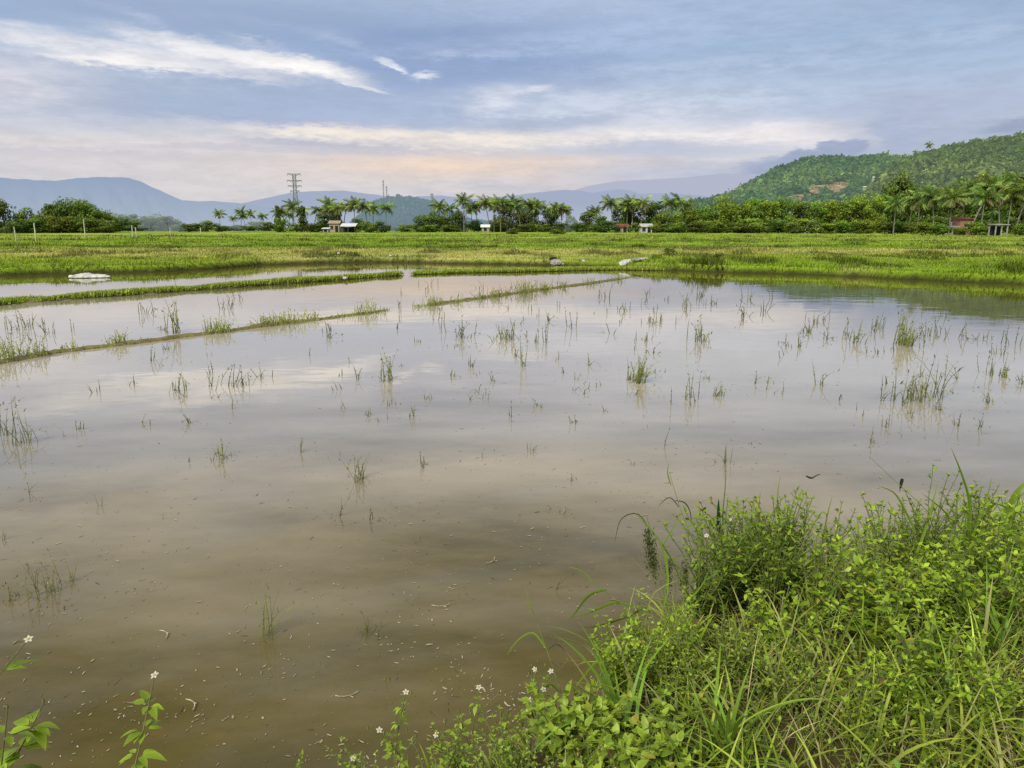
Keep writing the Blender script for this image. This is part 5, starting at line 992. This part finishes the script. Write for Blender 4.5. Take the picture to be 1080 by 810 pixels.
for e_, (p_, c_) in zip(cr.elements, stops): e_.position = p_/90; e_.color = (*rgb8(*c_), 1)
colr = mixc(nt, 1.0, ramp.outputs[0], (11.2, 11.2, 11.2), 'MULTIPLY')
# general soft banding and brushed wisps
FINE2 = noise_(nt, cv.outputs[0], 15, 6, .65).outputs['Fac']
TX = math_(nt, 'MULTIPLY_ADD', math_(nt, 'ADD', math_(nt, 'MULTIPLY', FN, .65), math_(nt, 'MULTIPLY', FINE2, .35)), 5.5, -2.25, clamp=True)
f = math_(nt, 'MULTIPLY_ADD', BG, 4.5, -2.0, clamp=True); colr = mixc(nt, math_(nt, 'MULTIPLY', f, .5), colr, c10(rgb8(142, 159, 192)))
def feat(px, py, wpx, hpx, col, st, slope=0, sharp=1.0, warp=True, tex=0.0):
    """a soft cloud body centred in a direction of the sky; sizes in pixels of the photo (about 1/13.6 degree)"""
    global colr
    A0, E0 = azel(px, py); k = 1/13.6; u, v = (AW, EW) if warp else (AZ, EL)
    da = math_(nt, 'SUBTRACT', u, A0); de = math_(nt, 'SUBTRACT', math_(nt, 'SUBTRACT', math_(nt, 'ADD', v, math_(nt, 'MULTIPLY_ADD', FINE2, 1.1, -.55)), E0), math_(nt, 'MULTIPLY', da, slope))
    a2 = math_(nt, 'POWER', math_(nt, 'MULTIPLY', da, 1/(wpx*k)), 2.0); e2 = math_(nt, 'POWER', math_(nt, 'ABSOLUTE', math_(nt, 'MULTIPLY', de, 1/(hpx*k))), 2.0)
    r2 = math_(nt, 'ADD', a2, e2); g_ = math_(nt, 'EXPONENT', math_(nt, 'MULTIPLY', math_(nt, 'POWER', r2, sharp), -1.0)); 
    if tex: g_ = math_(nt, 'MULTIPLY', g_, math_(nt, 'MULTIPLY_ADD', TX, tex, 1-tex))
    colr = mixc(nt, math_(nt, 'MULTIPLY', g_, st), colr, c10(rgb8(*col)))
FEATS = [
 (300, 20, 330, 24, (140, 158, 188), .85, 0, 1, .45), (180, 100, 280, 20, (158, 170, 192), .9, 0, 1, .3), (470, 66, 160, 38, (130, 150, 190), .95, 0, 1.3, .35),
 (330, 112, 230, 14, (160, 176, 208), .7, 0, 1, .2), (880, 62, 260, 55, (158, 178, 203), .85, 0, 1, .3), (650, 22, 160, 22, (172, 188, 217), .7, 0, 1, .5),
 (500, 30, 110, 6, (118, 138, 182), .5, .05, 1.3, .8), (560, 66, 90, 9, (124, 144, 186), .7, -.03, 1.4, .6), (430, 42, 70, 6, (126, 146, 186), .5, 0, 1.3, .8),
 (8, 82, 60, 26, (214, 212, 218), .9, 0, 1.3, .3), (250, 178, 330, 26, (210, 202, 204), .75, 0, 1, 0), (490, 172, 170, 16, (238, 208, 182), .85, 0, 1, .25), (680, 190, 120, 14, (208, 196, 200), .7, 0, 1, 0),
 (640, 106, 130, 17, (206, 211, 224), .75, 0, 1.3, .6), (700, 122, 110, 9, (220, 218, 224), .7, 0, 1.3, .5),
 (600, 150, 330, 11, (228, 219, 214), .85, 0, 1, .35), (450, 138, 180, 6, (238, 226, 212), .85, -.02, 1.4, .4), (345, 135, 70, 5, (240, 228, 214), .9, -.04, 1.5, .3),
 (840, 140, 120, 15, (236, 227, 226), .95, .0, 1.6, .25), (730, 136, 120, 7, (240, 232, 230), .8, 0, 1.4, .5),
 (100, 145, 150, 6, (222, 212, 210), .8, 0, 1.2, .5), (60, 160, 160, 4, (190, 184, 198), .5, 0, 1.2, .5), (340, 149, 85, 3.6, (174, 175, 194), .85, -.04, 1.4, .2), (300, 158, 150, 3.6, (186, 184, 198), .7, 0, 1.3, .3), (450, 160, 60, 2.4, (190, 186, 196), .6, 0, 1.3, .3),
 (590, 125, 60, 5, (160, 170, 196), .75, 0, 1.4, .3), (600, 84, 40, 4, (150, 164, 196), .8, .08, 1.4, .3), (650, 84, 34, 6, (154, 168, 198), .7, 0, 1.4, .3), (565, 92, 26, 4, (226, 226, 232), .8, .2, 1.4, .5),
 (670, 156, 130, 7, (178, 184, 204), .8, .02, 1.3, .4), (760, 158, 120, 6, (172, 180, 204), .7, 0, 1.3, .4), (700, 178, 140, 7, (184, 188, 206), .6, 0, 1.2, .4), (800, 120, 90, 8, (176, 188, 212), .6, .05, 1.3, .4),
 (760, 186, 130, 9, (176, 184, 206), .7, 0, 1.3, .1),
 (40, 36, 70, 7, (226, 224, 226), .85, -.08, 1.3, .5), (110, 46, 90, 7, (212, 214, 222), .75, -.10, 1.3, .7), (150, 62, 100, 8, (214, 214, 222), .8, -.03, 1.3, .7), (240, 51, 95, 8, (250, 245, 240), .95, -.10, 1.6, .35), (180, 58, 90, 8, (240, 237, 236), .8, -.06, 1.5, .5), (280, 62, 70, 7, (232, 230, 232), .8, -.12, 1.5, .5), (115, 60, 60, 4, (250, 244, 238), .9, -.02, 1.6, .4), (165, 68, 44, 4, (244, 240, 238), .85, .02, 1.6, .4), (320, 66, 60, 7, (252, 247, 242), .95, -.18, 1.6, .25), (240, 68, 80, 5, (206, 206, 216), .7, -.1, 1.3, .5), (378, 86, 28, 3, (232, 232, 238), .85, -.22, 1.6, .3),
 (265, 38, 26, 3, (210, 214, 226), .6, -.15, 1.5, .4), (408, 60, 15, 3.5, (236, 238, 242), .9, -.25, 1.6, .4), (420, 67, 8, 2.5, (226, 230, 238), .8, -.4, 1.6, .4), (450, 75, 16, 4, (240, 240, 243), .9, .05, 1.6, .4), (480, 50, 26, 3, (196, 206, 226), .7, .03, 1.4, .5), (528, 102, 24, 13, (222, 224, 232), .85, 0, 1.4, .5), (148, 15, 16, 4, (188, 200, 222), .6, -.1, 1.4, .3), (350, 38, 30, 4, (184, 196, 220), .6, -.1, 1.4, .4),
 (1010, 112, 120, 24, (166, 176, 200), .85, 0, 2.0, .2), (955, 130, 22, 22, (166, 176, 200), .95, 0, 3.0, 0), (1040, 150, 120, 18, (162, 172, 196), .9, 0, 2.5, 0), (1068, 132, 20, 7, (142, 152, 178), .8, 0, 2, 0),
 (862, 178, 64, 17, (150, 160, 188), .97, 0, 4.0, 0), (882, 160, 26, 11, (150, 160, 188), .97, 0, 4.0, 0), (850, 164, 18, 8, (150, 160, 188), .9, 0, 4.0, 0), (925, 170, 48, 11, (166, 174, 198), .9, 0, 3.0, 0)]
FEATS += [(700, 100, 200, 16, (196, 203, 220), .6, 0, 1, .7), (540, 45, 220, 7, (168, 182, 212), .7, .04, 1.2, .9), (700, 68, 200, 6, (184, 195, 218), .5, -.03, 1.2, .9), (950, 40, 200, 9, (178, 190, 215), .5, .05, 1.2, .9), (120, 120, 200, 5, (196, 198, 212), .6, .02, 1.2, .9), (250, 118, 120, 4, (146, 160, 194), .6, -.02, 1.2, .8), (200, 12, 160, 5, (166, 178, 206), .5, -.04, 1.2, .9), (838, 165, 14, 9, (150, 160, 188), .95, 0, 4, 0), (898, 156, 13, 8, (152, 162, 190), .95, 0, 4, 0), (868, 155, 12, 7, (152, 162, 190), .95, 0, 4, 0), (980, 118, 16, 10, (170, 179, 202), .9, 0, 4, 0)]
for q in FEATS: feat(q[0], q[1]+(4 if q[1] < 150 else 0), q[2], q[3], q[4], q[5], q[6], q[7], True, q[8])
lum = math_(nt, 'MULTIPLY_ADD', TX, .10, .945); cl3 = N(nt, 'ShaderNodeCombineColor')
for k_ in range(3): L(nt, lum, cl3.inputs[k_])
colr = mixc(nt, 1.0, colr, cl3.outputs[0], 'MULTIPLY')
fin = mixc(nt, .90, sky.outputs[0], colr)
L(nt, fin, bg.inputs[0])
try: world.cycles.sampling_method = 'MANUAL'; world.cycles.sample_map_resolution = 512
except Exception: pass

sc.render.engine = 'CYCLES'
sc.view_settings.view_transform = 'Standard'; sc.view_settings.look = 'None'; sc.view_settings.exposure = 0; sc.view_settings.gamma = 1
sc.cycles.use_denoising = False
sc.cycles.max_bounces = 5; sc.cycles.diffuse_bounces = 2; sc.cycles.glossy_bounces = 2; sc.cycles.transmission_bounces = 3
sc.cycles.sample_clamp_indirect = 4
